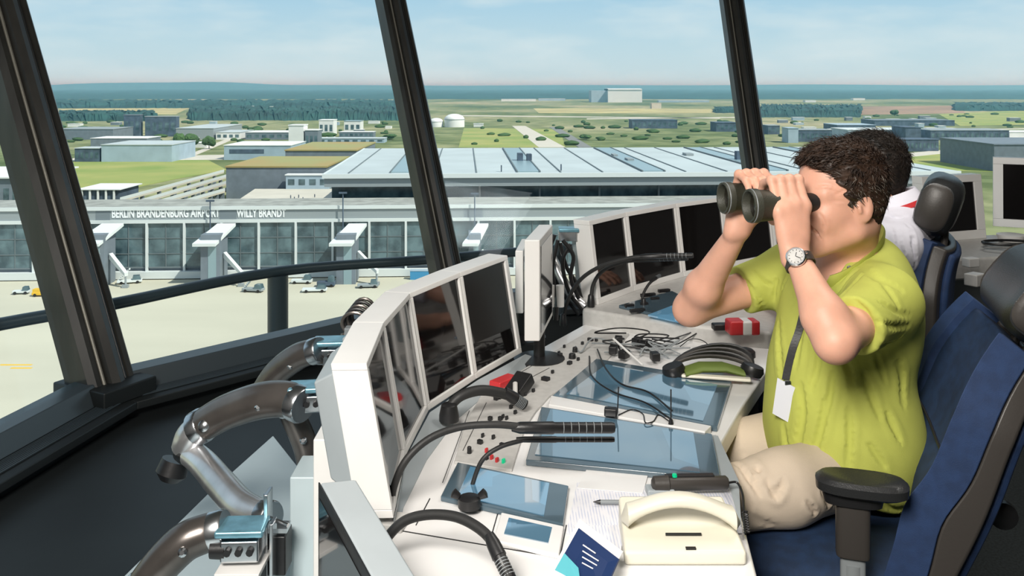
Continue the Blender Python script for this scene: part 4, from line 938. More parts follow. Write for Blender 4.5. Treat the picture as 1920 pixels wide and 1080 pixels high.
# microphone clip on the white divider bar with thin rods
r = rootat('clip_microphone', on(1145,772,ZD+.016), 'small black clip with a thin upright rod on the white divider bar', 'clip')
m = MB(); m.box(on(1145,772,ZD+.026), (.028,.02,.018), R(-10)); rb(m,'clip', M['black'], r, bevel=.003)
m = MB(); b_ = on(1158,772,ZD+.03); m.tube([b_, b_+Vector((.002,0,.055))], .0014, 8); m.tube([b_, b_+Vector((-.004,0,-.014))], .0014, 8); rb(m,'rod', M['black'], r)
r = rootat('antenna_rod', on(1258,795,ZD+.016), 'thin black rod standing on the divider bar right of the clip', 'rod')
b_ = on(1258,795,ZD+.016); m = MB(); m.tube([b_, b_+Vector((0,0,.075))], .0015, 8); rb(m,'rod', M['black'], r); m = MB(); m.lathe([(0,.006),(.01,.004)], b_, (0,0,1), 10); rb(m,'foot', M['black'], r)
def cable(label, pts, rad, mt='black'):
    P = spline(pts, 8); m = MB(); m.tube(P, rad, 8); o = m.build('cable', M[mt], smooth=True, label=label, cat='cable', origin=tuple(P[0])); return o
cable('thin cable looping over the divider bar between clip and rod', [on(1160,778,ZD+.018),on(1185,768,ZD+.018),on(1205,776,ZD+.018),on(1210,792,ZD+.018),on(1225,790,ZD+.018),on(1235,778,ZD+.018),on(1255,790,ZD+.018)], .0014)
cable('black cable crossing the far touchscreen from the tangle behind it', [on(1120,655,ZD+.012),on(1135,690,ZD+.016),on(1165,720,ZD+.016),on(1215,735,ZD+.016),on(1260,770,ZD+.018)], .0022)
cable('second black cable crossing the left part of the far touchscreen', [on(1105,668,ZD+.008),on(1110,705,ZD+.016),on(1150,735,ZD+.016),on(1210,755,ZD+.016),on(1258,786,ZD+.018)], .002)
# tangle behind the far touchscreen
r = rootat('cable_tangle', on(1185,655,ZD), 'tangle of black plugs and grey cables against the far console face', 'cable')
rnd = random.Random(11)
for k in range(10):
    a = on(rnd.uniform(1120,1300),rnd.uniform(640,672),ZD+.008); pts = [a]
    for j in range(4): pts.append(a+Vector((rnd.uniform(-.09,.12),rnd.uniform(-.03,.05),rnd.uniform(0,.035))))
    m = MB(); m.tube(spline(pts,6), .0022, 6); rb(m,'cable', M['black'] if k%2 else M['grey2'], r, smooth=True)
for (x,y) in ((1160,638),(1212,645),(1170,664),(1150,655),(1228,668),(1195,640)):
    m = MB(); m.box(on(x,y,ZD+.02), (.022,.03,.022), rnd.uniform(-1,1)); rb(m,'plug', M['black'], r, bevel=.003)
m = MB(); m.tube([on(1150,635,ZD+.05), on(1205,685,ZD+.02)], .003, 8); rb(m,'rod', M['white'], r)
# headset on the corner of the far touchscreen
hc = on(1335,700,ZD+.014); r = rootat('headset', hc, 'black headset with olive padding lying over the corner of the far touchscreen', 'headset')
for k in range(4):
    pts = []
    for j in range(15):
        a = math.pi*(j/14); pts.append(hc+Vector((-.105*math.cos(a)+.012*k*math.sin(a), .035*math.sin(a)+.006*k, .004+(.030+.008*k)*math.sin(a))))
    m = MB(); m.tube(pts, .0055, 8); rb(m,'headband', M['black'] if k%2 else M['shell'], r, smooth=True)
m = MB(); m.loft([((hc.x-.075,hc.y-.015,hc.z+.008),(0,.03,0),(0,0,.008)),((hc.x-.03,hc.y+.0,hc.z+.016),(0,.03,0),(0,0,.010)),((hc.x+.03,hc.y+.0,hc.z+.016),(0,.03,0),(0,0,.010)),((hc.x+.075,hc.y-.015,hc.z+.008),(0,.03,0),(0,0,.008))],16,2.4); rb(m,'padding', M['greenpad'], r, smooth=True)
m = MB(); m.box((hc.x,hc.y-.045,hc.z+.004),(.17,.02,.008), R(-12)); rb(m,'cream_band', M['cream'], r, bevel=.003)
for s in (-1,1): m = MB(); m.lathe([(-.012,.026),(.0,.03),(.012,.026)], hc+Vector((s*.10,-.01,.012)), (s*.3,0,1), 18); rb(m,'ear_cup', M['black'], r, smooth=True)
r = rootat('knob_dial', on(1392,664,ZD), 'round black dial at the right end of the near desk beside the headset', 'dial')
m = MB(); m.lathe([(0,.030),(.014,.029),(.02,.022)], on(1396,668,ZD), (0,0,1), 24); rb(m,'dial', M['black'], r, smooth=True)
cable('thin dark wire curving on the pale desk behind the headset', [on(1275,650,ZD+.003),on(1295,636,ZD+.02),on(1320,640,ZD+.02),on(1340,662,ZD+.004)], .0013)
# red and white item behind the far elbow
r = rootat('red_bag', on(1395,612,Z2), 'red and white packet on the far console behind the lifted elbow', 'packet')
for (x,mt,wd) in ((1378,'red',.045),(1397,'white',.03),(1412,'red',.025)):
    m = MB(); m.box(on(x,612,Z2+.02), (wd,.05,.04), .1); rb(m,'panel', M[mt], r, bevel=.006)
m = MB(); m.box(on(1355,612,Z2+.01), (.06,.03,.018), .1); rb(m,'strap', M['black'], r, bevel=.004)
# ---------------- papers, pen, lamp, phone, brochure
def lined(name):
    m = mat(name, (.74,.75,.80), .6); t = m.node_tree; b = t.nodes['Principled BSDF']; co = t.nodes.new('ShaderNodeTexCoord')
    wv = t.nodes.new('ShaderNodeTexWave'); wv.wave_type = 'BANDS'; wv.bands_direction = 'X'; wv.inputs['Scale'].default_value = 60; wv.inputs['Distortion'].default_value = .0
    nz_ = t.nodes.new('ShaderNodeTexNoise'); nz_.inputs['Scale'].default_value = 90
    mpn = t.nodes.new('ShaderNodeMapping'); mpn.inputs['Scale'].default_value = (1,.35,1); t.links.new(co.outputs['Object'], mpn.inputs[0]); t.links.new(mpn.outputs[0], nz_.inputs['Vector'])
    t.links.new(co.outputs['Object'], wv.inputs['Vector']); mu = t.nodes.new('ShaderNodeMath'); mu.operation = 'MULTIPLY'; t.links.new(wv.outputs[0], mu.inputs[0]); t.links.new(nz_.outputs[0], mu.inputs[1])
    r_ = t.nodes.new('ShaderNodeValToRGB'); r_.color_ramp.elements[0].position = .28; r_.color_ramp.elements[0].color = (.76,.76,.80,1); r_.color_ramp.elements[1].position = .5; r_.color_ramp.elements[1].color = (.55,.58,.70,1)
    t.links.new(mu.outputs[0], r_.inputs[0]); t.links.new(r_.outputs[0], b.inputs['Base Color']); return m
M['printed'] = lined('printed_form_paper')
def sheet(lab, quad, z, mt):
    c = on(sum(q[0] for q in quad)/4, sum(q[1] for q in quad)/4, z); m = MB(); m.prism([(on(x,y,z).x-c.x,on(x,y,z).y-c.y) for x,y in quad], 0, .0012); o = m.build('paper_sheet', mt, label=lab, cat='paper'); o.location = (c.x,c.y,z-.0008); return o
sheet('large printed form covering the desk corner under pen and telephone', [(1082,905),(1368,915),(1392,1000),(1062,1000)], ZD+.0016, M['printed'])
sheet('white note sheet left of the black lamp, above the pen', [(1100,880),(1215,890),(1205,925),(1082,915)], ZD+.0034, M['desk'])
sheet('printed list sticking out under the front of the telephone', [(1075,985),(1168,985),(1165,1035),(1110,1030)], ZD+.0045, M['printed'])
r = rootat('pen', on(1178,941,ZD+.008), 'grey and black pen with pointed tip lying on the papers', 'pen')
a, b = on(1112,941,ZD+.009), on(1240,942,ZD+.009); d = (b-a).normalized()
m = MB(); m.tube([a+d*.012,b], .0038, 12); rb(m,'barrel', M['grey2'], r, smooth=True)
m = MB(); m.lathe([(0,.0006),(.013,.0042)], a, d, 12); rb(m,'tip', M['black'], r); m = MB(); m.tube([a+d*.05+Vector((0,0,.005)),b+Vector((0,0,.005))], .0013, 6); m.tube([a+d*.078,a+d*.082], .0046, 10); rb(m,'clip', M['black'], r)
r = rootat('handheld_lamp', on(1295,903,ZD+.02), 'black and grey cylindrical handheld lamp with green light at the desk edge', 'lamp')
a, b = on(1222,908,ZD+.022), on(1365,905,ZD+.022); d = (b-a).normalized()
m = MB(); m.lathe([(0,.008),(.004,.014),(.03,.0155),(.032,.0125),((b-a).length-.004,.0125),((b-a).length,.009)], a, d, 20); rb(m,'tube', M['shell'], r, smooth=True)
m = MB(); m.box((a+b)/2+Vector((0,.004,.012)), (.09,.012,.006), math.atan2(d.y,d.x)); rb(m,'top_rib', M['black'], r, bevel=.001)
m = MB(); m.lathe([(0,.005),(.005,.004)], a+d*.042+Vector((0,0,.013)), (0,0,1), 10); rb(m,'light', M['green_led'], r, smooth=True)
m = MB(); m.box(a+d*.015-Vector((0,0,.012)), (.05,.03,.014), math.atan2(d.y,d.x)); rb(m,'cradle', M['grey'], r, bevel=.003)
cable('black lead from the handheld lamp dropping over the desk edge', [b, on(1382,905,ZD+.02), on(1392,925,ZD+.012), on(1395,950,ZD+.006), on(1397,962,ZD+.004)], .0022)
c0, c1 = on(1397,960,ZD+.006), at(1401,1000,1.50); pts = [c0.lerp(c1,t/60)+Vector((math.cos(t*.9)*.004,math.sin(t*.9)*.004,0)) for t in range(61)]
m = MB(); m.tube(pts, .0018, 6); m.build('coiled_cable', M['black'], label='coiled black cable end hanging at the right desk edge', cat='cable', smooth=True, origin=tuple(c0))
pts = [Vector((.372,1.49,.73)).lerp(Vector((.385,1.36,.50)), t/90)+Vector((math.cos(t*.9)*.007,math.sin(t*.9)*.007,0)) for t in range(91)]
m = MB(); m.tube(pts, .0024, 6); m.build('coiled_cable', M['black'], label='long coiled black cord hanging under the desk beside the blue seat', cat='cable', smooth=True, origin=tuple(pts[0]))
sheet('small white card with a grey photo behind the pen', [(1258,925),(1318,928),(1322,955),(1250,955)], ZD+.0034, M['grey'])
# telephone
pc = on(1282,1040,ZD); r = rootat('telephone', pc, 'cream corded desk telephone with arched handset at the desk corner', 'telephone')
x0, x1 = on(1168,1050,ZD).x, on(1396,1050,ZD).x; y0, y1 = on(1280,1062,ZD).y, on(1280,985,ZD).y
def zt_(x,y): return ZD+.022+.030*(y-y0)/(y1-y0)
m = MB(); m.prism([(x0,y0),(x1,y0),(x1-.008,y1),(x0+.006,y1)], ZD, zt_); rb(m,'base', M['cream'], r, bevel=.006)
for i in range(0):
    for j in range(1): m = MB(); q = Vector((x0+.082+i*.018, y0+.060, 0)); m.box((q.x,q.y,zt_(q.x,q.y)+.004), (.011,.006,.005)); rb(m,'key', M['cream'], r, bevel=.001)
m = MB(); m.tube([(x0+.07,y0+.035,zt_(0,y0+.035)+.003),(x1-.065,y0+.035,zt_(0,y0+.035)+.003)], .0022, 8); m.box((x0+.105,y0+.008,zt_(0,y0)+.002),(.016,.006,.003)); rb(m,'dark_slot', M['black'], r)
secs = []; hx0_, hx1_ = x0+.002, x1+.0
for j in range(21):
    u = j/20; x = hx0_+(hx1_-hx0_)*u; a = math.sin(math.pi*u); e_ = abs(2*u-1)**6
    endr = max(0.02, min(1, min(u,1-u)/.035))**.5
    secs.append(((x, y0+.060-.012*u, ZD+.050+.030*a-.004*e_), (0,(.017+.010*e_)*endr,0), ((0,0,(.0105+.010*e_)*endr))))
m = MB(); m.loft(secs, 18, 2.5); rb(m,'handset', M['cream'], r, smooth=True)
# brochure
r = rootat('brochure', on(1100,1060,ZD), 'navy and turquoise folded brochure standing at the bottom edge of the desk', 'brochure')
a = at(1085,990,1.42); b = at(1160,1048,1.36); c_ = at(1128,1120,1.33); d_ = at(1032,1085,1.40)
m = MB(); m.plate([d_,c_,b,a], .003); rb(m,'cover', M['navy'], r)
nrm_ = (c_-d_).cross(a-d_).normalized()
def bp(u,v,o=.0008): return d_.lerp(c_,u).lerp(a.lerp(b,u),v)+nrm_*o
if nrm_.y > 0: nrm_ = -nrm_
m = MB(); m.plate([bp(0,0),bp(.62,0),bp(.38,.38),bp(0,.50)], .0008); rb(m,'turquoise_area', M['teal'], r)
m = MB(); m.plate([bp(.80,.0,.0016),bp(1,0,.0016),bp(1,.34,.0016),bp(.84,.30,.0016)], .0008); rb(m,'photo_patch', M['skin'], r)
m = MB()
for k,(v,l) in enumerate(((.80,.5),(.70,.62),(.60,.55),(.50,.4))): 
    m.plate([bp(.26+.05*k,v-.012,.0022),bp(.26+.05*k+l*.6,v-.012,.0022),bp(.26+.05*k+l*.6,v+.012,.0022),bp(.26+.05*k,v+.012,.0022)], .0006)
rb(m,'print_line', M['desk'], r)
r2 = Vector((.03,.05,0)); m = MB(); e1 = (b-a)*0+Vector((.004,.03,0)); m.plate([d_+e1,c_+e1,b+e1+Vector((.006,0,-.004)),a+e1], .002); rb(m,'back_page', M['desk'], r)
m = MB(); m.box(on(745,1078,ZD-.008)+Vector((0,0,.006)), (.02,.012,.01), .6); m.build('red_token', M['red'], label='tiny red item on the white wing at the bottom edge', cat='token', bevel=.002)
# tray and items on the far right console
r = rootat('desk_tray', on(1893,452,Z2), 'black wire tray with white cups on the far right console', 'tray')
for k in range(3): m = MB(); c = on(1893,455,Z2+.01+.015*k); m.tube([c+Vector((math.cos(a)*.11,math.sin(a)*.06,0)) for a in [2*math.pi*j/20 for j in range(21)]], .006, 6); rb(m,'ring', M['black'], r, smooth=True)
m = MB(); m.lathe([(0,.05),(.03,.06),(.032,.05)], on(1896,452,Z2+.004), (0,0,1), 20); rb(m,'dish', M['white'], r, smooth=True)
for i,(x,y,wd,mt,l) in enumerate(((1748,478,.05,'grey2','small grey box on the right console behind the blue chair'),(1820,500,.05,'white','white paper cup left of the near headrest'),(1828,535,.06,'panel','pale carton between the two blue chairs'),(1735,500,.05,'black','black box beside the white shirt'))):
    p = on(x,y,Z2); m = MB(); m.box((0,0,wd*.35),(wd,wd*.8,wd*.7),.3*i); o = m.build('small_box', M[mt], bevel=.004, label=l, cat='box'); o.location = (p.x,p.y,Z2)
r = rootat('desk_microphone', at(1770,382,3.9), 'slim black horizontal microphone in front of the far right monitor', 'microphone')
m = MB(); m.tube([at(1682,380,3.9),at(1725,383,3.85)], .010, 10); rb(m,'head', M['black'], r, smooth=True)
m = MB(); m.tube(spline([at(1725,383,3.85),at(1755,395,3.85),at(1762,430,3.85),at(1762,455,3.85)],5), .006, 8); rb(m,'gooseneck', M['black'], r, smooth=True)
# ============================================================ CHAIRS
def chair(loc, rz, label, recline=.30, arms=True, backh=.68, seat=True):
    """local +x is forward"""
    r = empty('office_chair', loc, rz, label, 'chair'); SZ = .605
    m = MB(); secs = []
    for (x,w_,t,zz) in ((-.245,.15,.02,0),(-.235,.20,.04,0),(-.18,.235,.052,.0),(0,.245,.055,-.006),(.15,.24,.052,0),(.215,.225,.042,-.008),(.238,.20,.02,-.014)):
        secs.append(((x,0,SZ-.05+zz),(0,w_,0),(0,0,t)))
    m.loft(secs, 32, 4); m.build('seat', M['blue'], r, smooth=True)
    m = MB(); m.loft([((-.22,0,SZ-.125),(0,.21,0),(0,0,.028)),((-.2,0,SZ-.12),(0,.228,0),(0,0,.034)),((.19,0,SZ-.12),(0,.228,0),(0,0,.034)),((.215,0,SZ-.12),(0,.21,0),(0,0,.026))], 24, 5); m.build('seat_pan', M['shell'], r, smooth=True)
    # backrest: swept up a reclining curve, concave towards the sitter
    def spine(t):
        t = max(0.0, t); return Vector((-.245-recline*(t**1.5)*.62-.02*math.sin(t*5), 0, SZ-.03+.60*backh*t))
    rings = []; front = []; sb = MB(); bm_ = MB(); sh = MB(); nu, nv = 16, 22
    def half(t): return .245*(1-.10*t-.28*max(0,t-.72)**1.2*3)
    def P(u,t,off):
        s = spine(t); w_ = half(t); d = (spine(min(1,t+.02))-spine(max(0,t-.02))).normalized(); nf = Vector((d.z,0,-d.x))
        lumb = .028*math.exp(-((t-.28)/.16)**2)
        return s+Vector((0,u*w_,0))+nf*(off+.045*abs(u)**2.4*(1 if off > -.02 else .55)+lumb*(off > -.02)*(1-u*u*.3))
    def sheet_(off0, off1, mb, u0=-1, u1=1, t0=0, t1=1):
        vs = []; 
        for off in (off0,off1):
            for j in range(nv+1):
                for i in range(nu+1):
                    u = u0+(u1-u0)*i/nu; t = t0+(t1-t0)*j/nv; vs.append(P(u,t,off))
        n1 = (nu+1)*(nv+1); fs = []
        for j in range(nv):
            for i in range(nu):
                a = j*(nu+1)+i; fs.append((a,a+1,a+nu+2,a+nu+1)); fs.append((n1+a+nu+1,n1+a+nu+2,n1+a+1,n1+a))
        for i in range(nu): fs.append((i,n1+i,n1+i+1,i+1)); a = nv*(nu+1)+i; fs.append((a,a+1,n1+a+1,n1+a))
        for j in range(nv): a = j*(nu+1); fs.append((a,a+nu+1,n1+a+nu+1,n1+a)); a += nu; fs.append((a,n1+a,n1+a+nu+1,a+nu+1))
        mb.add(vs, fs)
    sheet_(.035,-.015,bm_,-.86,.86,.02,.98); bm_.build('backrest', M['blue'], r, smooth=True, bevel=.008)
    for s in (-1,1):
        q = MB(); sheet_(.050,-.018,q, .84*s if s > 0 else -1, 1 if s > 0 else -.84, 0, 1); q.build('side_bolster', M['blue2'], r, smooth=True, bevel=.012)
    bp_ = MB(); sheet_(-.036,-.056,bp_,-.84,.84,.03,.97); bp_.build('back_panel', M['blue2'], r, smooth=True, bevel=.012)
    sheet_(-.018,-.038,sh,-.98,.98,-.02,.99); sh.build('back_shell', M['shell'], r, smooth=True, bevel=.01)
    seam = MB(); seam.tube([P(-.85+1.7*i/12,.44+.05*abs(-1+2*i/12)**2,.037) for i in range(13)], .003, 6); seam.build('seam', M['black'], r)
    # headrest
    tp = spine(1.0); d = (spine(1)-spine(.94)).normalized(); nf = Vector((d.z,0,-d.x)); hc = tp+d*.09+nf*.035
    m = MB()
    for s in (-1,1): m.tube([tp-d*.10+Vector((0,s*.05,0))-nf*.03, hc+Vector((0,s*.05,0))-nf*.01], .010, 10)
    m.build('headrest_bracket', M['shell'], r, smooth=True)
    m = MB(); secs = []
    for (y,a,b) in ((-.145,.02,.03),(-.138,.044,.068),(-.11,.054,.082),(0,.050,.086),(.11,.054,.082),(.138,.044,.068),(.145,.02,.03)):
        secs.append((hc+Vector((0,y,0))+nf*(.02*(abs(y)/.14)**2), nf*a, d*b))
    m.loft(secs, 26, 3); m.build('headrest', M['leather'], r, smooth=True)
    m = MB(); m.loft([(hc+Vector((0,-.149,0))+nf*.02, nf*.034, d*.060),(hc+Vector((0,-.141,0))+nf*.02, nf*.045, d*.070)],22,3); m.build('headrest_side', M['shell'], r, smooth=True); m = MB(); m.loft([(hc+Vector((0,.141,0))+nf*.02, nf*.043, d*.064),(hc+Vector((0,.149,0))+nf*.02, nf*.034, d*.055)],22,3); m.build('headrest_side', M['shell'], r, smooth=True)
    if arms:
        for s in (-1,1):
            y = s*.275
            ax_ = -.100; m = MB(); m.tube([(ax_,y*.7,SZ-.12),(ax_,y,SZ-.10),(ax_,y,SZ+.03)], .018, 12); m.loft([((ax_,y,SZ-.12),(.022,0,0),(0,.013,0)),((ax_,y,SZ+.06),(.022,0,0),(0,.013,0))],20,4); post = m.build('armrest_post', M['grey2'], r, smooth=True)
            m = MB(); m.loft([((ax_,y,SZ+.045),(.029,0,0),(0,.020,0)),((ax_,y,SZ+.05),(.030,0,0),(0,.021,0)),((ax_,y,SZ+.150),(.030,0,0),(0,.021,0))],20,4); m.build('armrest_sleeve', M['shell'], r, smooth=True)
            m = MB(); m.loft([((ax_,y,SZ+.140),(.05,0,0),(0,.026,0)),((ax_,y,SZ+.160),(.055,0,0),(0,.028,0))],20,3); m.lathe([(0,.008),(.006,.008)],(ax_,y-.028,SZ+.150),(0,-1,0),12); m.build('armrest_carrier', M['black'], r, smooth=True)
            m = MB(); z0 = SZ+.160; cx_ = ax_-.015; m.loft([((cx_,y,z0),(.070,0,0),(0,.036,0)),((cx_,y,z0+.005),(.079,0,0),(0,.042,0)),((cx_,y,z0+.020),(.080,0,0),(0,.043,0)),((cx_,y,z0+.027),(.072,0,0),(0,.036,0))],28,2.8); m.build('armrest_pad', M['leather'], r, smooth=True)
    # recline lever with round knob
    m = MB(); m.tube([(-.20,-.20,SZ-.11),(-.20,-.265,SZ-.11)], .008, 8); m.build('lever', M['chrome'], r, smooth=True)
    m = MB(); m.lathe([(0,.016),(.02,.02),(.024,.012)],(-.20,-.262,SZ-.11),(0,-1,0),16); m.build('lever_knob', M['black'], r, smooth=True)
    # column and five star base
    m = MB(); m.tube([(0,0,.10),(0,0,.28)], .028, 16); m.tube([(0,0,.26),(0,0,SZ-.14)], .018, 16); m.build('gas_column', M['black'], r, smooth=True)
    for k in range(5):
        a = 2*math.pi*k/5+.3; d_ = Vector((math.cos(a),math.sin(a),0))
        m = MB(); m.tube([Vector((0,0,.115)),d_*.15+Vector((0,0,.105)),d_*.30+Vector((0,0,.075))], [.024,.02,.014], 10); leg = m.build('leg', M['shell'], r, smooth=True)
        m = MB(); c = d_*.30; t_ = Vector((-d_.y,d_.x,0)); m.lathe([(-.022,.027),(-.006,.03),(.006,.03),(.022,.027)], c+Vector((0,0,.030)), t_, 16); m.build('caster', M['black'], leg, smooth=True)
    return r
CH_A = math.atan2(.30,-.95)
c2 = chair((.605,1.935,0), CH_A, 'blue high-backed swivel chair with black headrest under the man in green', .33, backh=.69)
c1 = chair((.975,2.80,0), math.atan2(.45,-.89), 'further blue swivel chair behind, its black headrest before the grey monitor', .16, arms=True, backh=.80)

inv = (Matrix.Translation(c2.location)@Matrix.Rotation(c2.rotation_euler.z,4,'Z')).inverted()
ka, kb, kc = [inv@at(*p) for p in ((1800,938,1.80),(1855,938,1.76),(1880,965,1.75))]
m = MB(); m.tube(spline([ka,kb,kc],5), .009, 10); m.build('lever', M['chrome'], c2, smooth=True)
m = MB(); m.lathe([(-.014,.018),(-.006,.026),(.008,.026),(.016,.016)], kc, (0,1,0), 20); m.build('lever_knob', M['black'], c2, smooth=True)
# ============================================================ PEOPLE : implicit bodies meshed by surface nets
from mathutils.bvhtree import BVHTree
class Field:
    def __init__(s, lo, hi, h):
        s.lo = np.array(lo, float); s.h = h; s.n = np.ceil((np.array(hi)-s.lo)/h).astype(int)+1
        s.D = np.full(s.n, .05, np.float32); s.ax = [s.lo[i]+h*np.arange(s.n[i]) for i in range(3)]
    def _sl(s, a, b, pad):
        i0 = np.clip(np.floor((np.array(a)-pad-s.lo)/s.h).astype(int),0,s.n); i1 = np.clip(np.ceil((np.array(b)+pad-s.lo)/s.h).astype(int)+1,0,s.n)
        sl = tuple(slice(i0[k],i1[k]) for k in range(3)); X,Y,Z = np.meshgrid(*[s.ax[k][sl[k]] for k in range(3)], indexing='ij', sparse=True); return sl,X,Y,Z
    def _mix(s, sl, d, k, op):
        a = s.D[sl]
        if op == 'u':
            h = np.maximum(k-np.abs(a-d),0)/k; s.D[sl] = np.minimum(a,d)-h*h*k*.25
        elif op == 's':
            d = -d; h = np.maximum(k-np.abs(a-d),0)/k; s.D[sl] = np.maximum(a,d)+h*h*k*.25
    def cap(s, a, b, r1, r2=None, k=.02, op='u'):
        r2 = r1 if r2 is None else r2; a = np.array(a,float); b = np.array(b,float); m = max(r1,r2)+k+.012
        sl,X,Y,Z = s._sl(np.minimum(a,b),np.maximum(a,b),m); ab = b-a; L = ab@ab+1e-12
        t = np.clip(((X-a[0])*ab[0]+(Y-a[1])*ab[1]+(Z-a[2])*ab[2])/L,0,1)
        d = np.sqrt((X-a[0]-t*ab[0])**2+(Y-a[1]-t*ab[1])**2+(Z-a[2]-t*ab[2])**2)-(r1+(r2-r1)*t); s._mix(sl,d.astype(np.float32),k,op)
    def cone(s, a, b, r1, r2, k=.02, op='u', rnd=.006):   # flat ended
        a = np.array(a,float); b = np.array(b,float); m = max(r1,r2)+k+.012
        sl,X,Y,Z = s._sl(np.minimum(a,b),np.maximum(a,b),m); ab = b-a; L = np.linalg.norm(ab); u = ab/L
        x = (X-a[0])*u[0]+(Y-a[1])*u[1]+(Z-a[2])*u[2]; q = np.sqrt(np.maximum((X-a[0])**2+(Y-a[1])**2+(Z-a[2])**2-x*x,0))
        dr = q-(r1+(r2-r1)*np.clip(x/L,0,1))+rnd; dx = np.abs(x-L/2)-L/2+rnd
        d = np.minimum(np.maximum(dr,dx),0)+np.sqrt(np.maximum(dr,0)**2+np.maximum(dx,0)**2)-rnd; s._mix(sl,d.astype(np.float32),k,op)
    def ell(s, c, r, fr=None, k=.02, op='u'):
        c = np.array(c,float); r = np.array(r,float); fr = np.eye(3) if fr is None else np.array(fr,float); m = max(r)+k+.012
        sl,X,Y,Z = s._sl(c,c,m); q = [(X-c[0])*fr[i][0]+(Y-c[1])*fr[i][1]+(Z-c[2])*fr[i][2] for i in range(3)]
        k0 = np.sqrt(sum((q[i]/r[i])**2 for i in range(3)))+1e-6; k1 = np.sqrt(sum((q[i]/r[i]**2)**2 for i in range(3)))+1e-6
        s._mix(sl,(k0*(k0-1)/k1).astype(np.float32),k,op)
    def fn(s, f):   # max with arbitrary function (cut)
        X,Y,Z = np.meshgrid(*s.ax, indexing='ij', sparse=True); s.D = np.maximum(s.D, f(X,Y,Z)).astype(np.float32)
    def mesh(s):
        D = s.D; S = D < 0; n = s.n; c = np.zeros(n-1, np.int8)
        offs = [(i,j,k) for i in (0,1) for j in (0,1) for k in (0,1)]
        for (i,j,k) in offs: c += S[i:n[0]-1+i, j:n[1]-1+j, k:n[2]-1+k]
        act = (c > 0)&(c < 8); I = np.argwhere(act); idx = np.full(n-1, -1, np.int64); idx[act] = np.arange(len(I))
        acc = np.zeros((len(I),3)); cnt = np.zeros(len(I))
        for ax_ in range(3):
            for (i,j,k) in offs:
                if (i,j,k)[ax_]: continue
                p = I+np.array((i,j,k)); q = p.copy(); q[:,ax_] += 1
                a = D[p[:,0],p[:,1],p[:,2]]; b = D[q[:,0],q[:,1],q[:,2]]; m_ = (a<0)!=(b<0)
                t = a/(a-b+1e-12); pt = p.astype(float); pt[:,ax_] += np.where(m_,t,0); acc[m_] += pt[m_]; cnt[m_] += 1
        V = acc/cnt[:,None]*s.h+s.lo; F = []
        for ax_ in range(3):
            u,v = (ax_+1)%3,(ax_+2)%3; A = np.take(S, range(0,n[ax_]-1), ax_); B = np.take(S, range(1,n[ax_]), ax_); E_ = np.argwhere(A != B)
            ok = (E_[:,u] > 0)&(E_[:,v] > 0)&(E_[:,u] < n[u]-1)&(E_[:,v] < n[v]-1); E_ = E_[ok]
            def g(du,dv): q = E_.copy(); q[:,u] -= du; q[:,v] -= dv; return idx[q[:,0],q[:,1],q[:,2]]
            Q = np.stack([g(1,1),g(0,1),g(0,0),g(1,0)],1); ins = S[E_[:,0],E_[:,1],E_[:,2]]; Q[~ins] = Q[~ins][:,::-1]; F.append(Q[(Q>=0).all(1)])
        return V, np.concatenate(F)
def sdf_object(name, fld, mats, parent=None, smooth_it=2, fold=(), hook=None, noise_amp=0):
    V,F = fld.mesh(); me = bpy.data.meshes.new(name); me.vertices.add(len(V)); me.vertices.foreach_set('co', V.astype(np.float32).ravel())
    me.loops.add(len(F)*4); me.loops.foreach_set('vertex_index', F.astype(np.int32).ravel()); me.polygons.add(len(F)); me.polygons.foreach_set('loop_start', np.arange(0,len(F)*4,4,dtype=np.int32)); me.polygons.foreach_set('loop_total', np.full(len(F),4,np.int32)); me.update(calc_edges=True)
    # laplacian smoothing
    ed = np.zeros(len(me.edges)*2, np.int32); me.edges.foreach_get('vertices', ed); ed = ed.reshape(-1,2); deg = np.bincount(ed.ravel(), minlength=len(V)).astype(float)[:,None]
    def sm(V_, lam):
        a = np.zeros_like(V_)
        for i in range(3): a[:,i] = np.bincount(ed[:,0],V_[ed[:,1],i],len(V_))+np.bincount(ed[:,1],V_[ed[:,0],i],len(V_))
        return V_+lam*(a/np.maximum(deg,1)-V_)
    for _ in range(smooth_it): V = sm(V,.5); V = sm(V,-.52)
    if fold:
        me.vertices.foreach_set('co', V.astype(np.float32).ravel()); me.update()
        nm = np.zeros(len(V)*3, np.float32); me.vertices.foreach_get('normal', nm); nm = nm.reshape(-1,3)
        bvh = BVHTree.FromPolygons([tuple(v) for v in V.tolist()], F.tolist())
        disp = np.zeros(len(V))
        for (pts, wd, amp) in fold:
            hits = []
            for (px,py) in pts:
                d = at(px,py,1.0)-Vector((0,0,CZ)); h_ = bvh.ray_cast(Vector((0,0,CZ)), d.normalized())
                if h_[0] is not None: hits.append(h_[0])
            if len(hits) < 2: continue
            S_ = np.array([tuple(p) for p in spline(hits,4)]); n_ = len(S_)
            for i in range(n_-1):
                a,b = S_[i],S_[i+1]; ab = b-a; t = np.clip(((V-a)@ab)/(ab@ab+1e-12),0,1); dist = np.linalg.norm(V-a-t[:,None]*ab,axis=1)
                tt = (i+t)/(n_-1); f_ = amp*np.exp(-(dist/wd)**2)*np.sin(np.pi*np.clip(tt*.92+.04,0,1))**.6
                rim = -.45*amp*np.exp(-((dist-1.9*wd)/(wd*.8))**2)*np.sin(np.pi*np.clip(tt*.92+.04,0,1))
                cand = f_+rim; disp = np.where(np.abs(cand) > np.abs(disp), cand, disp)
        V = V-nm*disp[:,None]
    me.vertices.foreach_set('co', V.astype(np.float32).ravel()); me.update(); me.shade_smooth()
    for m_ in (mats if isinstance(mats,(list,tuple)) else [mats]): me.materials.append(m_)
    if hook: hook(me, V, F)
    o = bpy.data.objects.new(name, me); COL.objects.link(o)
    if parent is not None: o.parent = parent; 
    return o, V, F
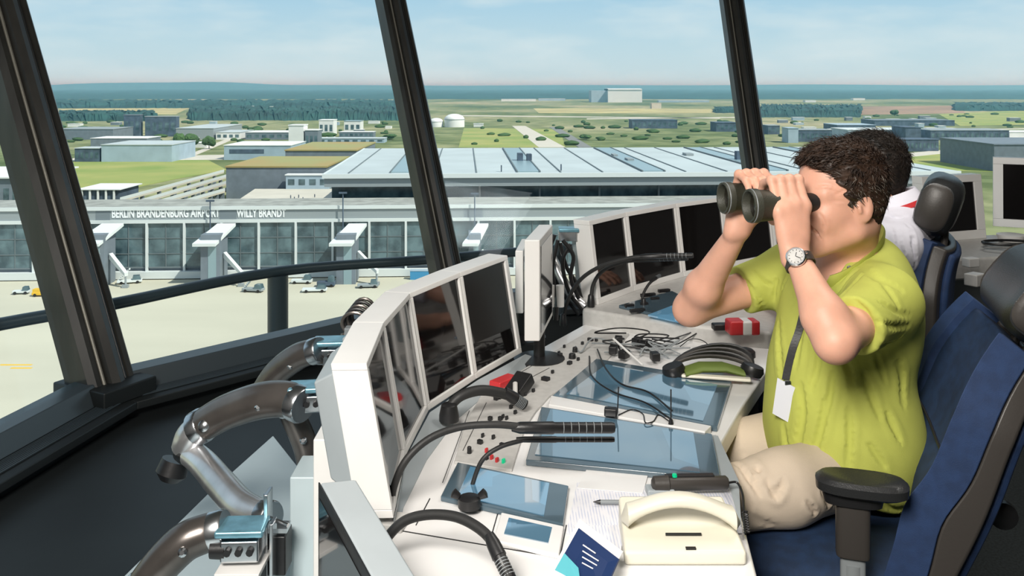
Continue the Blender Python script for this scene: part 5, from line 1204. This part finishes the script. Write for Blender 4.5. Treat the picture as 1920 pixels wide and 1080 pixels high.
def setpar(o, r):   # keep world place: root is at its location, unrotated
    o.parent = r; o.location = -Vector(r.location)
def fv(v): return np.array(tuple(v))
# ---------------- head recipe
def head(fd, H, Fw, Lf, Up, neck_to, detail=True, sc=1.0):
    fr = [Fw,Lf,Up]
    def p(f,l,u): return H+sc*(Fw*f+Lf*l+Up*u)
    fd.ell(p(.002,0,.045),(.099*sc,.077*sc,.088*sc),fr,k=.01)
    fd.ell(p(.042,0,-.02),(.060*sc,.060*sc,.088*sc),fr,k=.03)
    fd.ell(p(.015,0,-.04),(.070*sc,.062*sc,.062*sc),fr,k=.03)
    for s in (-1,1):
        fd.cap(p(.0,.056*s,-.065),p(.066,.014*s,-.102),.015*sc,.016*sc,k=.03)
        fd.ell(p(.062,.040*s,-.030),(.026*sc,.022*sc,.024*sc),fr,k=.025)
        fd.cap(p(.088,.012*s,.022),p(.072,.048*s,.020),.010*sc,.009*sc,k=.02)
    fd.ell(p(.078,0,-.100),(.020*sc,.022*sc,.018*sc),fr,k=.025)
    if detail:
        for s in (-1,1): fd.ell(p(.094,.032*s,.0),(.014,.017,.011),fr,k=.012,op='s')
        fd.cap(p(.090,0,.008),p(.112,0,-.034),.008,.0105,k=.014); fd.ell(p(.108,0,-.038),(.013,.011,.010),fr,k=.008)
        for s in (-1,1): fd.ell(p(.100,.013*s,-.042),(.010,.007,.007),fr,k=.006)
        fd.ell(p(.090,0,-.062),(.013,.024,.007),fr,k=.008); fd.ell(p(.088,0,-.074),(.013,.021,.008),fr,k=.008)
        fd.cap(p(.103,-.020,-.0675),p(.103,.020,-.0675),.0022,.0022,k=.004,op='s'); 
        for s in (-1,1): fd.cap(p(.094,.024*s,-.068),p(.084,.036*s,-.070),.0025,.0018,k=.005,op='s'); fd.cap(p(.100,.018*s,-.040),p(.082,.036*s,-.062),.002,.0015,k=.007,op='s')
    for s in (-1,1):   # ears
        e = p(-.008,.076*s,-.008); fd.ell(e,(.019*sc,.008*sc,.031*sc),[Fw*.96-Lf*.28*s,Lf*s*.96+Fw*.28,Up],k=.010)
        if detail: fd.ell(p(-.002,.086*s,-.004),(.009,.007,.017),fr,k=.005,op='s'); fd.cap(p(.006,.080*s,-.008),p(.004,.080*s,-.016),.004,.004,k=.004)
    fd.cap(p(-.030,0,-.050),neck_to,.055*sc,.062*sc,k=.035)
def hair(name, H, Fw, Lf, Up, mats, parent, seed=1, sc=1.0, grey=True):
    H = fv(H); lo = H-.16; hi = H+.18; fd = Field(lo,hi,.0035); fr = [Fw,Lf,Up]
    def p(f,l,u): return H+sc*(Fw*f+Lf*l+Up*u)
    fd.ell(p(.000,0,.044),(.105*sc,.087*sc,.095*sc),fr,k=.005); fd.ell(p(.030,0,.092),(.064*sc,.060*sc,.032*sc),fr,k=.03); fd.ell(p(-.040,0,-.012),(.050*sc,.062*sc,.084*sc),fr,k=.03)
    def cut(X,Y,Z):
        f = (X-H[0])*Fw[0]+(Y-H[1])*Fw[1]+(Z-H[2])*Fw[2]; l = (X-H[0])*Lf[0]+(Y-H[1])*Lf[1]+(Z-H[2])*Lf[2]; u = (Z-H[2])+0*f
        lim = np.interp(u,[-.12,-.075,-.035,-.012,.03,.050,.066,.085,.11,.2],[-.072,-.048,-.026,.022,.036,.050,.068,.110,.2,.3])
        side = np.where((np.abs(l) > .052)&(u < .0)&(f > -.035), 1.0, 0.0)
        g = (f-lim)*.7+.004*np.sin(u*260+l*90)
        g = np.maximum(g, -(u+.100)*.8)
        # around the ear
        e = .026-np.sqrt(((f+.008)*1.0)**2+(u+.012)**2); g = np.maximum(g, np.where(np.abs(l)>.05, e, -1))
        return g
    fd.fn(cut)
    def hook(me,V,F): pass
    V,F = fd.mesh()
    q = V-H; f = q@Fw; l = q@Lf; u = q@Up
    # combed clump relief
    ang = np.arctan2(l,u-.02); n1 = np.sin(ang*26+f*55+3*np.sin(f*40))*.0016+np.sin(ang*47-f*90+2*np.sin(u*60))*.0012+np.sin(f*150+l*80)*.0008
    d = V-fv(p(-.012,0,.045)); d /= np.linalg.norm(d,axis=1)[:,None]; V = V+d*(n1*np.where(u<.045,.5,1))[:,None]
    mb = MB(); mb.v = [tuple(v) for v in V.tolist()]; mb.f = [tuple(x) for x in F.tolist()]
    rnd = random.Random(seed)
    def isg(f,l,u): return grey and abs(l) > .04 and u < .05+rnd.uniform(-.025,.02) and f > -.07+rnd.uniform(-.02,.02)
    fc = V[F].mean(1)-H; ff = fc@Fw; lf_ = fc@Lf; uf = fc@Up
    mb.m = [0 for a in ff]
    # tufts
    pick = rnd.sample(range(len(V)), min(len(V),6000)); cen = fv(p(-.012,0,.03))
    for i in pick:
        P0 = V[i]; dn = (P0-cen); dn /= np.linalg.norm(dn); qq = P0-H; f_,l_,u_ = qq@Fw,qq@Lf,qq@Up
        if np.linalg.norm(P0-cen) < .056 and u_ > 0: continue
        flow = (-Up*.75*(1 if u_ < .08 and f_ < .03 else -.35)+Fw*(.5 if u_ > .05 else -.35)+Lf*l_*4); flow = flow-dn*(flow@dn)
        flow = flow/(np.linalg.norm(flow)+1e-6)+np.array([rnd.uniform(-.5,.5) for _ in range(3)]); lift = .35 if u_ < .07 else .75
        L = rnd.uniform(.008,.016) if u_ < .05 else rnd.uniform(.012,.024); t1 = flow*.8+dn*lift
        a = P0-dn*.003; b = a+t1*L*.55; c = b+(flow+dn*.15)*L*.5
        w_ = rnd.uniform(.0008,.0016)*(.7 if u_ < .05 else 1); s_ = np.cross(t1,dn); s_ /= np.linalg.norm(s_)+1e-9; n0 = len(mb.v)
        mb.v += [tuple(a-s_*w_),tuple(a+s_*w_),tuple(a+dn*w_),tuple(b-s_*w_*.8),tuple(b+s_*w_*.8),tuple(b+dn*w_*.8),tuple(c)]
        fs = [(0,1,4,3),(1,2,5,4),(2,0,3,5),(3,4,6),(4,5,6),(5,3,6)]; mb.f += [tuple(n0+j for j in f2) for f2 in fs]; mb.m += [1 if isg(f_,l_,u_) and rnd.random() < .6 else 0]*6
    me = bpy.data.meshes.new(name); me.from_pydata(mb.v,[],mb.f); me.polygons.foreach_set('material_index', mb.m); me.shade_smooth(); me.update()
    for m_ in mats: me.materials.append(m_)
    o = bpy.data.objects.new(name, me); COL.objects.link(o); setpar(o, parent); return o
# ---------------- hands
def arm_sdf(fd, sh, el, wr, rs=(.050,.036,.0375,.0225)):
    sh,el,wr = map(fv,(sh,el,wr)); fd.cap(sh,el,rs[0],rs[1],k=.03); m = el+(wr-el)*.28; d = wr-el
    fd.cap(el,m,rs[1]*.95,rs[2]*1.08,k=.03); fd.cap(m,wr,rs[2]*1.06,rs[3],k=.02); ol = el+unit(el-(sh+wr)/2)*.014; fd.ell(ol,(.017,.017,.017),k=.03)
def grip_hand(fd, wr, axis0, fwd, out, up, r, ss, flip=1, thumb=True):
    """fingers wrap over a barrel: axis0+fwd*s ; out = side where the palm lies"""
    wr,axis0,fwd,out,up = map(fv,(wr,axis0,fwd,out,up)); rad = (.0098,.0102,.0097,.0086)
    M_ = []
    for i,s in enumerate(ss):
        c = axis0+fwd*s; ln = (.96,1.04,1.0,.86)[i]
        mcp = c+out*(r+.017)+up*(-.004+(.004,.008,.003,-.004)[i]); pip = c+out*(.014*ln+.008)+up*(r+.013+.004*ln); dip = c-out*(.018*ln)+up*(r+.007); tip = c-out*(.034*ln)+up*(r-.010)
        fd.cap(mcp,pip,rad[i]*1.08,rad[i],k=.006); fd.cap(pip,dip,rad[i],rad[i]*.93,k=.005); fd.cap(dip,tip,rad[i]*.93,rad[i]*.8,k=.005); fd.ell(pip,(rad[i]*1.1,)*3,k=.006); M_.append(mcp)
    # palm: from the wrist to every knuckle
    heel = wr
    for i,m_ in enumerate(M_): fd.cap(heel+(M_[i]-M_[1])*.45, m_-out*.002, .0145, .0112, k=.014)
    mid = (M_[0]+M_[3])/2; fd.ell((mid+heel)/2-out*.008, (.026,.015,.036), [fwd,out,up], k=.02)
    # thumb under the barrel
    b = heel+(M_[0]-heel)*.35-out*.006; c = axis0+fwd*(ss[0]*.85)
    t1 = c+out*(.022)-up*(r+.002); t2 = c-out*.008-up*(r+.012); t3 = c-out*.032-up*(r+.004)
    fd.cap(b,t1,.0155,.0125,k=.014); fd.cap(t1,t2,.012,.0108,k=.006); fd.cap(t2,t3,.0108,.0088,k=.005)
    return M_
def unit(v): v = np.array(v,float); return v/np.linalg.norm(v)
UP = np.array([0,0,1.0])
# ================= the man in green
FB = unit((-.985,-.174,0)); LB = np.array([-FB[1],FB[0],0])*-1 if False else np.cross(UP,FB)
On = fv(at(1407,386,1.83)); Om = On-LB*.065; Me = Om-FB*.150; HE = np.array([0,0,0])
eyeL = Me+LB*.032; eyeR = Me-LB*.032; H1 = Me-FB*.090
H1[2] = Me[2]-.002
FT = unit((-.98,-.2,0)); LT = np.cross(UP,FT)
shL = np.array([.772,1.875,1.052]); elL = np.array([.603,1.69,1.024]); wrL = fv(at(1494,482,1.80))
shR = np.array([.690,2.215,1.045]); elR = fv(at(1296,578,2.14)); wrR = fv(at(1384,432,1.99))
man = empty('person', (.76,2.03,0), 0, 'man in lime green polo shirt and beige trousers holding up binoculars, seated', 'person')
fd = Field((.36,1.53,.60),(.98,2.36,1.44),.0033)
head(fd, H1, FB, LB, UP, np.array([.750,2.045,1.075]), sc=.94)
def torso(fd, o=0, k=.05):
    fd.ell((.748,2.048,.975),(.120+o,.160+o,.165+o),[FT,LT,UP],k=k); fd.ell((.730,2.035,.835),(.140+o,.150+o,.150+o),[FT,LT,UP],k=k)
    fd.ell((.738,2.02,.72),(.138+o,.160+o,.12+o),[FT,LT,UP],k=k); fd.cap(shL,(.80,2.05,1.075),.056+o,.060+o,k=k); fd.cap(shR,(.80,2.05,1.075),.056+o,.060+o,k=k)
    fd.ell((.79,2.05,.98),(.085+o,.145+o,.12+o),[FT,LT,UP],k=k)
torso(fd,-.006)
arm_sdf(fd, shL, elL, wrL); arm_sdf(fd, shR, elR, wrR)
RB = .032
grip_hand(fd, wrL, eyeL+LB*.010, FB, LB, UP, RB+.002, (.046,.066,.085,.103))
grip_hand(fd, wrR, eyeR-LB*.014, FB, -LB, UP, RB+.002, (.058,.078,.098,.116))
body,Vb,Fb_ = sdf_object('body', fd, M['skin'], smooth_it=1, fold=[(((1524,430),(1533,438),(1539,448)),.0028,.0035),(((1536,400),(1545,415),(1546,432)),.004,.002),(((1530,352),(1550,350),(1570,356)),.004,-.0015),(((1562,366),(1574,362),(1584,356)),.0025,.0015),(((1561,376),(1574,378),(1586,378)),.0025,.0015)]); setpar(body, man)
for s in (-1,1):
    m = MB(); c = H1+FB*.084+LB*.032*s; m.lathe([(-.0115,.0005),(-.009,.007),(-.004,.0108),(0,.0115),(.004,.0108),(.009,.007),(.0115,.0005)], Vector(c), Vector(FB), 16); rb(m,'eye', M['white'], man, smooth=True)
hair('hair', H1, FB, LB, UP, [M['hair'],M['hairgrey']], man, 3, sc=.93)
# eyebrow
# shirt
fd = Field((.38,1.62,.56),(1.0,2.36,1.24),.0042)
torso(fd,.010,.06); fd.ell((.735,2.015,.71),(.146,.168,.20),[FT,LT,UP],k=.06)
def lerp(a,b,t): return np.array(a)+(np.array(b)-np.array(a))*t
fd.cone(shL+(shL-elL)*.05, lerp(shL,elL,.66), .068, .058, k=.035); fd.cone(shR+(shR-elR)*.05, lerp(shR,elR,.52), .066, .058, k=.035)
fd.cap((.675,1.985,1.095),(.715,2.02,1.25),.052,.080,k=.006,op='s'); fd.cap((.655,1.965,1.035),(.70,1.99,1.10),.014,.040,k=.004,op='s')
# hollow the sleeve mouths
fd.fn(lambda X,Y,Z: -(Z-(.685-.33*(X-.58)))+0*Y)
FOLD = [(((1645,603),(1672,612),(1702,612)),.006,.007),(((1653,648),(1672,640),(1692,626)),.005,.007),(((1648,566),(1675,582),(1704,592)),.006,.005),(((1561,555),(1585,530),(1612,503)),.004,.006),(((1575,560),(1598,535),(1620,512)),.004,.005),
 (((1562,698),(1556,740),(1545,790)),.007,.008),(((1619,700),(1632,740),(1650,785)),.007,.007),(((1642,664),(1650,690),(1660,715)),.005,.006),(((1486,508),(1466,545),(1444,585)),.006,.008),(((1458,520),(1452,560),(1440,590)),.005,.006),
 (((1548,745),(1540,800),(1524,860)),.008,.008),(((1592,765),(1593,820),(1590,875)),.007,.007),(((1661,770),(1674,800),(1690,830)),.007,.007),(((1628,830),(1645,855),(1662,880)),.007,.006),(((1570,660),(1590,690),(1600,740)),.008,.006),
 (((1500,720),(1505,780),(1495,850)),.009,.008),(((1470,800),(1480,850),(1510,885)),.007,.007),(((1530,620),(1534,680),(1520,730)),.007,.006),(((1680,640),(1690,700),(1694,760)),.008,.006),(((1600,560),(1625,585),(1640,620)),.005,.005),(((1640,520),(1672,555),(1690,600)),.007,.004),(((1650,940),(1675,955),(1700,950)),.007,.006),(((1460,600),(1462,660),(1468,720)),.008,.007),(((1510,560),(1500,640),(1492,690)),.006,.005),(((1600,480),(1640,520),(1690,545)),.009,.004),
 (((1395,520),(1415,548),(1432,580)),.006,.006),(((1412,508),(1430,525),(1450,535)),.005,.005)]
FOLD = [(p_,w_*1.15,a_*.72) for p_,w_,a_ in FOLD]
shirt,Vs,Fs = sdf_object('polo_shirt', fd, M['shirt'], smooth_it=2, fold=FOLD); setpar(shirt, man)
bvs = BVHTree.FromPolygons([tuple(v) for v in Vs.tolist()], Fs.tolist())
def hit(px,py,off=.003):
    d = (at(px,py,1.0)-Vector((0,0,CZ))).normalized(); h_ = bvs.ray_cast(Vector((0,0,CZ)), d); 
    return (h_[0]+h_[1]*off) if h_[0] is not None else at(px,py,1.9)
# collar : folded band around the neck, open at the throat
Cc = np.array([.737,2.027,1.122]); e1 = np.array([.082,.042,.052]); e2 = LT*.082+FT*0; nk = unit(H1+UP*-.06-FB*.03-Cc)
mb = MB(); nth = 40; rows = []
for i in range(nth+1):
    th = R(-148+296*i/nth); b = Cc+e1*math.cos(th)+e2*math.sin(th); rr = unit(b-Cc); fr_ = .5-.5*math.cos(th)
    rows.append([b-rr*.004-nk*.010, b-rr*.002+nk*.026, b+rr*.004+nk*.029, b+rr*.014+nk*.012, b+rr*.021-nk*(.012+.014*fr_), b+rr*.016-nk*(.014+.014*fr_), b+rr*.006+nk*.010, b+rr*.001-nk*.010])
n8 = 8; vs = [tuple(v) for r_ in rows for v in r_]; fs = [(i*n8+j,i*n8+(j+1)%n8,(i+1)*n8+(j+1)%n8,(i+1)*n8+j) for i in range(nth) for j in range(n8)]+[tuple(range(n8)),tuple(range(nth*n8,(nth+1)*n8))[::-1]]
mb.add(vs,fs); rb(mb,'collar', M['shirt'], man, smooth=True)
# placket with buttons
m = MB(); pts = [hit(x,y,.0015) for x,y in ((1556,548),(1545,575),(1536,610))]; S = spline(pts,5)
for px,py in ((1590,512),(1602,500)): pass
m = MB(); c = hit(1593,503,.001); m.lathe([(0,.0052),(.0025,.005),(.003,.003)], c, (-.35,-.9,.15), 14); rb(m,'button', M['shell'], man)
# lanyard and badge
lp = [at(1553,520,1.885)]+[hit(x,y,.004) for x,y in ((1513,572),(1500,615),(1490,650),(1480,690),(1476,712))]
m = MB(); S = spline(lp[1:],6); wv = Vector((.0075,-.003,0)); 
ring = []
for i in range(len(S)-1): 
    a,b = S[i],S[i+1]; o3 = Vector((-.001,-.002,0)); m.hexa([a-wv,b-wv,b+wv,a+wv],[v+o3 for v in (a-wv,b-wv,b+wv,a+wv)])
lany = rootat('lanyard', S[0], 'black lanyard with a white badge hanging on the green shirt', 'badge'); rb(m,'strap', M['black'], lany)
bc = S[-1]+Vector((-.006,-.014,-.042)); ud = Vector((.012,0,.085)); rd = Vector((.038,-.018,-.018)); cc = bc
m = MB(); m.plate([cc-rd*.5-ud*.45,cc+rd*.5-ud*.45,cc+rd*.5+ud*.45,cc-rd*.5+ud*.45], .0025); rb(m,'badge_card', M['paper'], lany)
m = MB(); m.box(cc+ud*.47,(.012,.004,.008)); rb(m,'badge_clip', M['chrome'], lany)
# watch
wa = unit(wrL-elL); wc = wrL-wa*.012; fo = unit(np.array([-.30,-.95,.1])-wa*(np.array([-.30,-.95,.1])@wa)); sd_ = np.cross(wa,fo)
wt = rootat('wristwatch', Vector(wc), 'steel wristwatch with pale dial and brown strap on the near wrist', 'watch')
m = MB(); vs=[]; ns = 36
for i in range(ns):
    a = 2*math.pi*i/ns; rr = unit(fo*math.cos(a)+sd_*math.sin(a)); c = wc+rr*.0275
    for (x,y) in ((-.009,0),(.009,0),(.009,.0028),(-.009,.0028)): vs.append(tuple(c+wa*x+rr*y))
m.add(vs,[(i*4+j,i*4+(j+1)%4,((i+1)%ns)*4+(j+1)%4,((i+1)%ns)*4+j) for i in range(ns) for j in range(4)]); rb(m,'strap', M['shell'], wt, smooth=True)
co_ = Vector(wc+fo*.027); m = MB(); m.lathe([(0,.0175),(.002,.0195),(.007,.0195),(.009,.0175),(.009,.0150),(.0078,.0148)], co_, Vector(fo), 32); rb(m,'case', M['chrome'], wt, smooth=True)
m = MB(); m.lathe([(.0070,.0150),(.0083,.0150)], co_, Vector(fo), 32); rb(m,'dial', M['panel'], wt)
m = MB()
for (a,l) in ((.6,.008),(2.4,.011)):
    d = Vector(wa)*math.cos(a)+Vector(sd_)*math.sin(a); m.tube([co_+Vector(fo)*.0088, co_+Vector(fo)*.0088+d*l], .0007, 6)
for k_ in range(12):
    a = k_*math.pi/6; d = Vector(wa)*math.cos(a)+Vector(sd_)*math.sin(a); m.tube([co_+Vector(fo)*.0086+d*.0115, co_+Vector(fo)*.0086+d*.0138], .0006, 5)
rb(m,'hands_and_marks', M['black'], wt)
m = MB(); m.lathe([(0,.0025),(.004,.003)], co_+Vector(fo)*.005+Vector(sd_)*.019, Vector(sd_), 10); rb(m,'crown', M['chrome'], wt)
# trousers
fd = Field((.26,1.70,.03),(.98,2.28,.86),.0055)
kL = np.array([.30,1.81,.645]); kR = np.array([.33,2.10,.620]); aL = np.array([.36,1.80,.10]); aR = np.array([.40,2.10,.10])
fd.ell((.745,2.015,.725),(.115,.148,.10),[FT,LT,UP],k=.03); fd.cap((.745,1.955,.682),(.56,1.86,.675),.076,.072,k=.04); fd.cap((.56,1.86,.675),kL,.071,.058,k=.03); fd.cap((.75,2.09,.700),kR,.078,.058,k=.05)
fd.cap(kL,aL,.060,.045,k=.03); fd.cap(kR,aR,.060,.045,k=.03)
fd.fn(lambda X,Y,Z: .610-Z-10*(X<.43)-10*(Z<.40)+0*Y)
TF = [(((1380,870),(1405,900),(1425,930)),.006,.007),(((1395,850),(1420,880),(1445,905)),.006,.006),(((1440,905),(1455,930),(1470,900)),.007,.008),(((1512,940),(1530,965),(1560,985)),.006,.006),(((1440,925),(1460,915),(1475,905)),.005,.006),(((1410,880),(1418,905),(1420,925)),.005,.005),(((1540,920),(1555,950),(1575,975)),.007,.006),(((1380,910),(1400,935),(1410,960)),.008,.004),(((1385,960),(1450,985),(1530,990)),.01,.003)]
tr_,Vt,Ft = sdf_object('trousers', fd, M['chino'], smooth_it=2, fold=TF); setpar(tr_, man)
for (a_,l_) in ((aL,'a'),(aR,'b')):
    m = MB(); x,y = a_[0],a_[1]; m.loft([((x+.06,y,.045),(0,.02,0),(0,0,.03)),((x+.045,y,.05),(0,.038,0),(0,0,.045)),((x-.02,y,.055),(0,.042,0),(0,0,.05)),((x-.10,y,.038),(0,.045,0),(0,0,.034)),((x-.17,y,.028),(0,.04,0),(0,0,.024)),((x-.195,y,.022),(0,.02,0),(0,0,.014))],20,2.6); rb(m,'shoe', M['leather'], man, smooth=True)
# ---------------- binoculars
bn = rootat('binoculars', Vector(Om), 'dark olive rubber armoured binoculars held up to the eyes', 'binoculars'); FBv, LBv = Vector(FB), Vector(LB)
for s in (1,-1):
    o = Vector(Om)+LBv*.065*s; ax = -FBv; eo = Vector(Me)+LBv*.032*s
    m = MB(); m.lathe([(.0118,.0005),(.0115,.0265),(-.003,.0290),(-.004,.0300),(-.004,.0335),(.004,.0348),(.014,.0345),(.016,.0325),(.050,.0305),(.075,.0275),(.085,.0265)], o, ax, 36); br = rb(m,'objective_barrel', M['olive'], bn, smooth=True)
    m = MB(); m.tube([o+ax*.001+(LBv*math.cos(a)+Vector((0,0,1))*math.sin(a))*.0336 for a in [2*math.pi*j/40 for j in range(41)]], .0014, 6); rb(m,'rim', M['grey2'], bn, smooth=True)
    m = MB(); m.lathe([(-.0040,.0283),(.0028,.0275)], o, ax, 36)
    # recessed lens behind a short dark throat
    m = MB(); vs = []; sg = 36; u_ = ax.orthogonal().normalized(); v_ = ax.cross(u_)
    m.lathe([(.0110,.0260),(.0095,.020),(.0082,.008),(.0080,.0005)], o, ax, 36); rb(m,'objective_lens', M['lens'], bn, smooth=True)
    mid = o.lerp(eo,.55)+ax*.0; hs = []
    for (t,a,b) in ((.40,.026,.030),(.44,.033,.033),(.52,.036,.034),(.66,.036,.034),(.74,.030,.030),(.77,.020,.022)):
        cpos = o.lerp(eo,t)*.5+ (o+ax*(o-eo).length*t)*.5 if t < .6 else o.lerp(eo,min(1,t*1.05))
        hs.append((cpos, LBv*a, Vector((0,0,b))))
    m = MB(); m.loft(hs, 26, 3); rb(m,'prism_housing', M['olive'], bn, smooth=True)
    m = MB(); m.lathe([(-.048,.0175),(-.030,.018),(-.028,.020),(-.010,.0205),(-.008,.0190),(.006,.0200),(.010,.0185),(.0102,.013)], eo, ax, 28); rb(m,'eyecup', M['rubber'], bn, smooth=True)
m = MB(); a = Vector(Om)+(-FBv)*.045; b = Vector(Me)+FBv*.03; m.tube([a,b], .009, 16); m.lathe([(0,.014),(.018,.014),(.02,.010)], Vector(Me)+FBv*.055, -FBv, 20); rb(m,'hinge_and_focus_wheel', M['black'], bn, smooth=True)
m = MB(); 
for s in (-1,1): c = (Vector(Om)+(-FBv)*.10); m.tube([c, c+LBv*.04*s], .010, 12)
rb(m,'bridge', M['olive'], bn, smooth=True)
# ================= the second man
F2 = unit((-.93,.37,0)); L2 = np.cross(UP,F2); H2 = np.array([1.100,2.76,1.222])
man2 = empty('person', (1.12,2.72,0), 0, 'dark haired man in white shirt with red collar trim, mostly hidden behind the first', 'person')
s2L = np.array([1.085,2.545,1.05]); s2R = np.array([1.20,2.89,1.05]); e2L = np.array([.86,2.60,.90]); e2R = np.array([1.03,3.02,.92]); w2L = np.array([.82,2.80,.85]); w2R = np.array([.90,3.10,.86])
fd = Field((.68,2.40,.60),(1.36,3.26,1.42),.0045)
head(fd, H2, F2, L2, UP, np.array([1.15,2.735,1.08]), detail=True)
def torso2(fd,o=0):
    fd.ell((1.14,2.725,.96),(.115+o,.175+o,.17+o),[F2,L2,UP],k=.05); fd.ell((1.13,2.73,.80),(.125+o,.155+o,.16+o),[F2,L2,UP],k=.05); fd.cap(s2L,(1.17,2.72,1.08),.055+o,.058+o,k=.05); fd.cap(s2R,(1.17,2.72,1.08),.055+o,.058+o,k=.05)
torso2(fd,-.005)
arm_sdf(fd,s2L,e2L,w2L); arm_sdf(fd,s2R,e2R,w2R)
def rest_hand(fd, wr, d):
    d = unit(d); s_ = np.cross(UP,d); fd.cap(wr,wr+d*.05,.024,.020,k=.02); fd.ell(wr+d*.055,(.045,.038,.015),[d,s_,UP],k=.015)
    for i,l in enumerate((-.030,-.010,.010,.029)):
        L = (.9,1.0,.96,.8)[i]; a = wr+d*.085+s_*l; b = a+d*.036*L-UP*.004; c = b+d*.026*L-UP*.014; e = c+d*.016*L-UP*.016; fd.cap(a,b,.0095,.009,k=.005); fd.cap(b,c,.009,.0085,k=.004); fd.cap(c,e,.0085,.0075,k=.004)
    a = wr+d*.03-s_*.028; fd.cap(a,a+d*.035-s_*.018-UP*.01,.013,.011,k=.01); fd.cap(a+d*.035-s_*.018-UP*.01,a+d*.062-s_*.016-UP*.02,.0105,.0085,k=.004)
rest_hand(fd,w2L,(-.35,.9,-.1)); rest_hand(fd,w2R,(-.85,.5,-.1))
b2_,_,_ = sdf_object('body', fd, M['skin'], smooth_it=1); setpar(b2_, man2)
for s in (-1,1):
    m = MB(); c = H2+F2*.084+L2*.032*s; m.lathe([(-.0115,.0005),(-.009,.007),(0,.0115),(.009,.007),(.0115,.0005)], Vector(c), Vector(F2), 14); rb(m,'eye', M['white'], man2, smooth=True)
hair('hair', H2, F2, L2, UP, [M['hairblack'],M['hairblack']], man2, 9, grey=False)
fd = Field((.75,2.38,.62),(1.38,3.2,1.22),.005)
torso2(fd,.010); fd.cone(s2L,lerp(s2L,e2L,.75),.070,.062,k=.04); fd.cone(s2R,lerp(s2R,e2R,.75),.070,.062,k=.04); fd.cap((1.09,2.75,1.10),(1.11,2.75,1.25),.055,.085,k=.006,op='s'); fd.fn(lambda X,Y,Z: .66-Z+0*X+0*Y)
F2OLD = [(((1700,420),(1712,460),(1716,500)),.007,.006),(((1680,430),(1690,470),(1700,520)),.008,.006),(((1660,400),(1680,410),(1700,405)),.006,.004)]
o2,_,_ = sdf_object('shirt', fd, M['shirtwhite'], smooth_it=2, fold=F2OLD); setpar(o2, man2)
Cc = np.array([1.132,2.742,1.136]); e1 = np.array([.078,-.03,.030]); e2 = L2*.072; nk = unit(H2-UP*.06-F2*.03-Cc); 
for (nm_,mt,off) in (('collar',M['shirtwhite'],0),('collar_trim',M['red'],1)):
    mb = MB(); rows = []
    for i in range(nth+1):
        th = R(-155+310*i/nth); b = Cc+e1*math.cos(th)+e2*math.sin(th); rr = unit(b-Cc)
        if off == 0: rows.append([b-rr*.004-nk*.010, b-rr*.002+nk*.028, b+rr*.004+nk*.031, b+rr*.013+nk*.012, b+rr*.019-nk*.016, b+rr*.014-nk*.018, b+rr*.006+nk*.010, b+rr*.001-nk*.010])
        else: rows.append([b+rr*(.0200)-nk*.017, b+rr*(.0165)-nk*.003, b+rr*.0185-nk*.003, b+rr*.0225-nk*.017])
    n8 = len(rows[0]); vs = [tuple(v) for r_ in rows for v in r_]; fs = [(i*n8+j,i*n8+(j+1)%n8,(i+1)*n8+(j+1)%n8,(i+1)*n8+j) for i in range(nth) for j in range(n8)]+[tuple(range(n8)),tuple(range(nth*n8,(nth+1)*n8))[::-1]]
    mb.add(vs,fs); rb(mb,nm_, mt, man2, smooth=True)
fd = Field((.55,2.45,.03),(1.34,3.0,.86),.008)
fd.ell((1.14,2.72,.74),(.13,.16,.10),[F2,L2,UP],k=.03); k2L = np.array([.70,2.72,.66]); k2R = np.array([.76,2.90,.66])
fd.cap((1.12,2.63,.70),k2L,.08,.062,k=.04); fd.cap((1.16,2.80,.70),k2R,.08,.062,k=.04); fd.cap(k2L,(.74,2.70,.10),.06,.045,k=.03); fd.cap(k2R,(.80,2.88,.10),.06,.045,k=.03)
M['darktrouser'] = mat('dark_trouser_cloth', (.03,.032,.04), .85)
o3_,_,_ = sdf_object('trousers', fd, M['darktrouser']); setpar(o3_, man2)
for (x,y) in ((.74,2.70),(.80,2.88)):
    m = MB(); m.loft([((x+.06,y,.045),(0,.02,0),(0,0,.03)),((x-.02,y,.055),(0,.042,0),(0,0,.05)),((x-.17,y,.028),(0,.04,0),(0,0,.024))],20,2.6); rb(m,'shoe', M['leather'], man2, smooth=True)
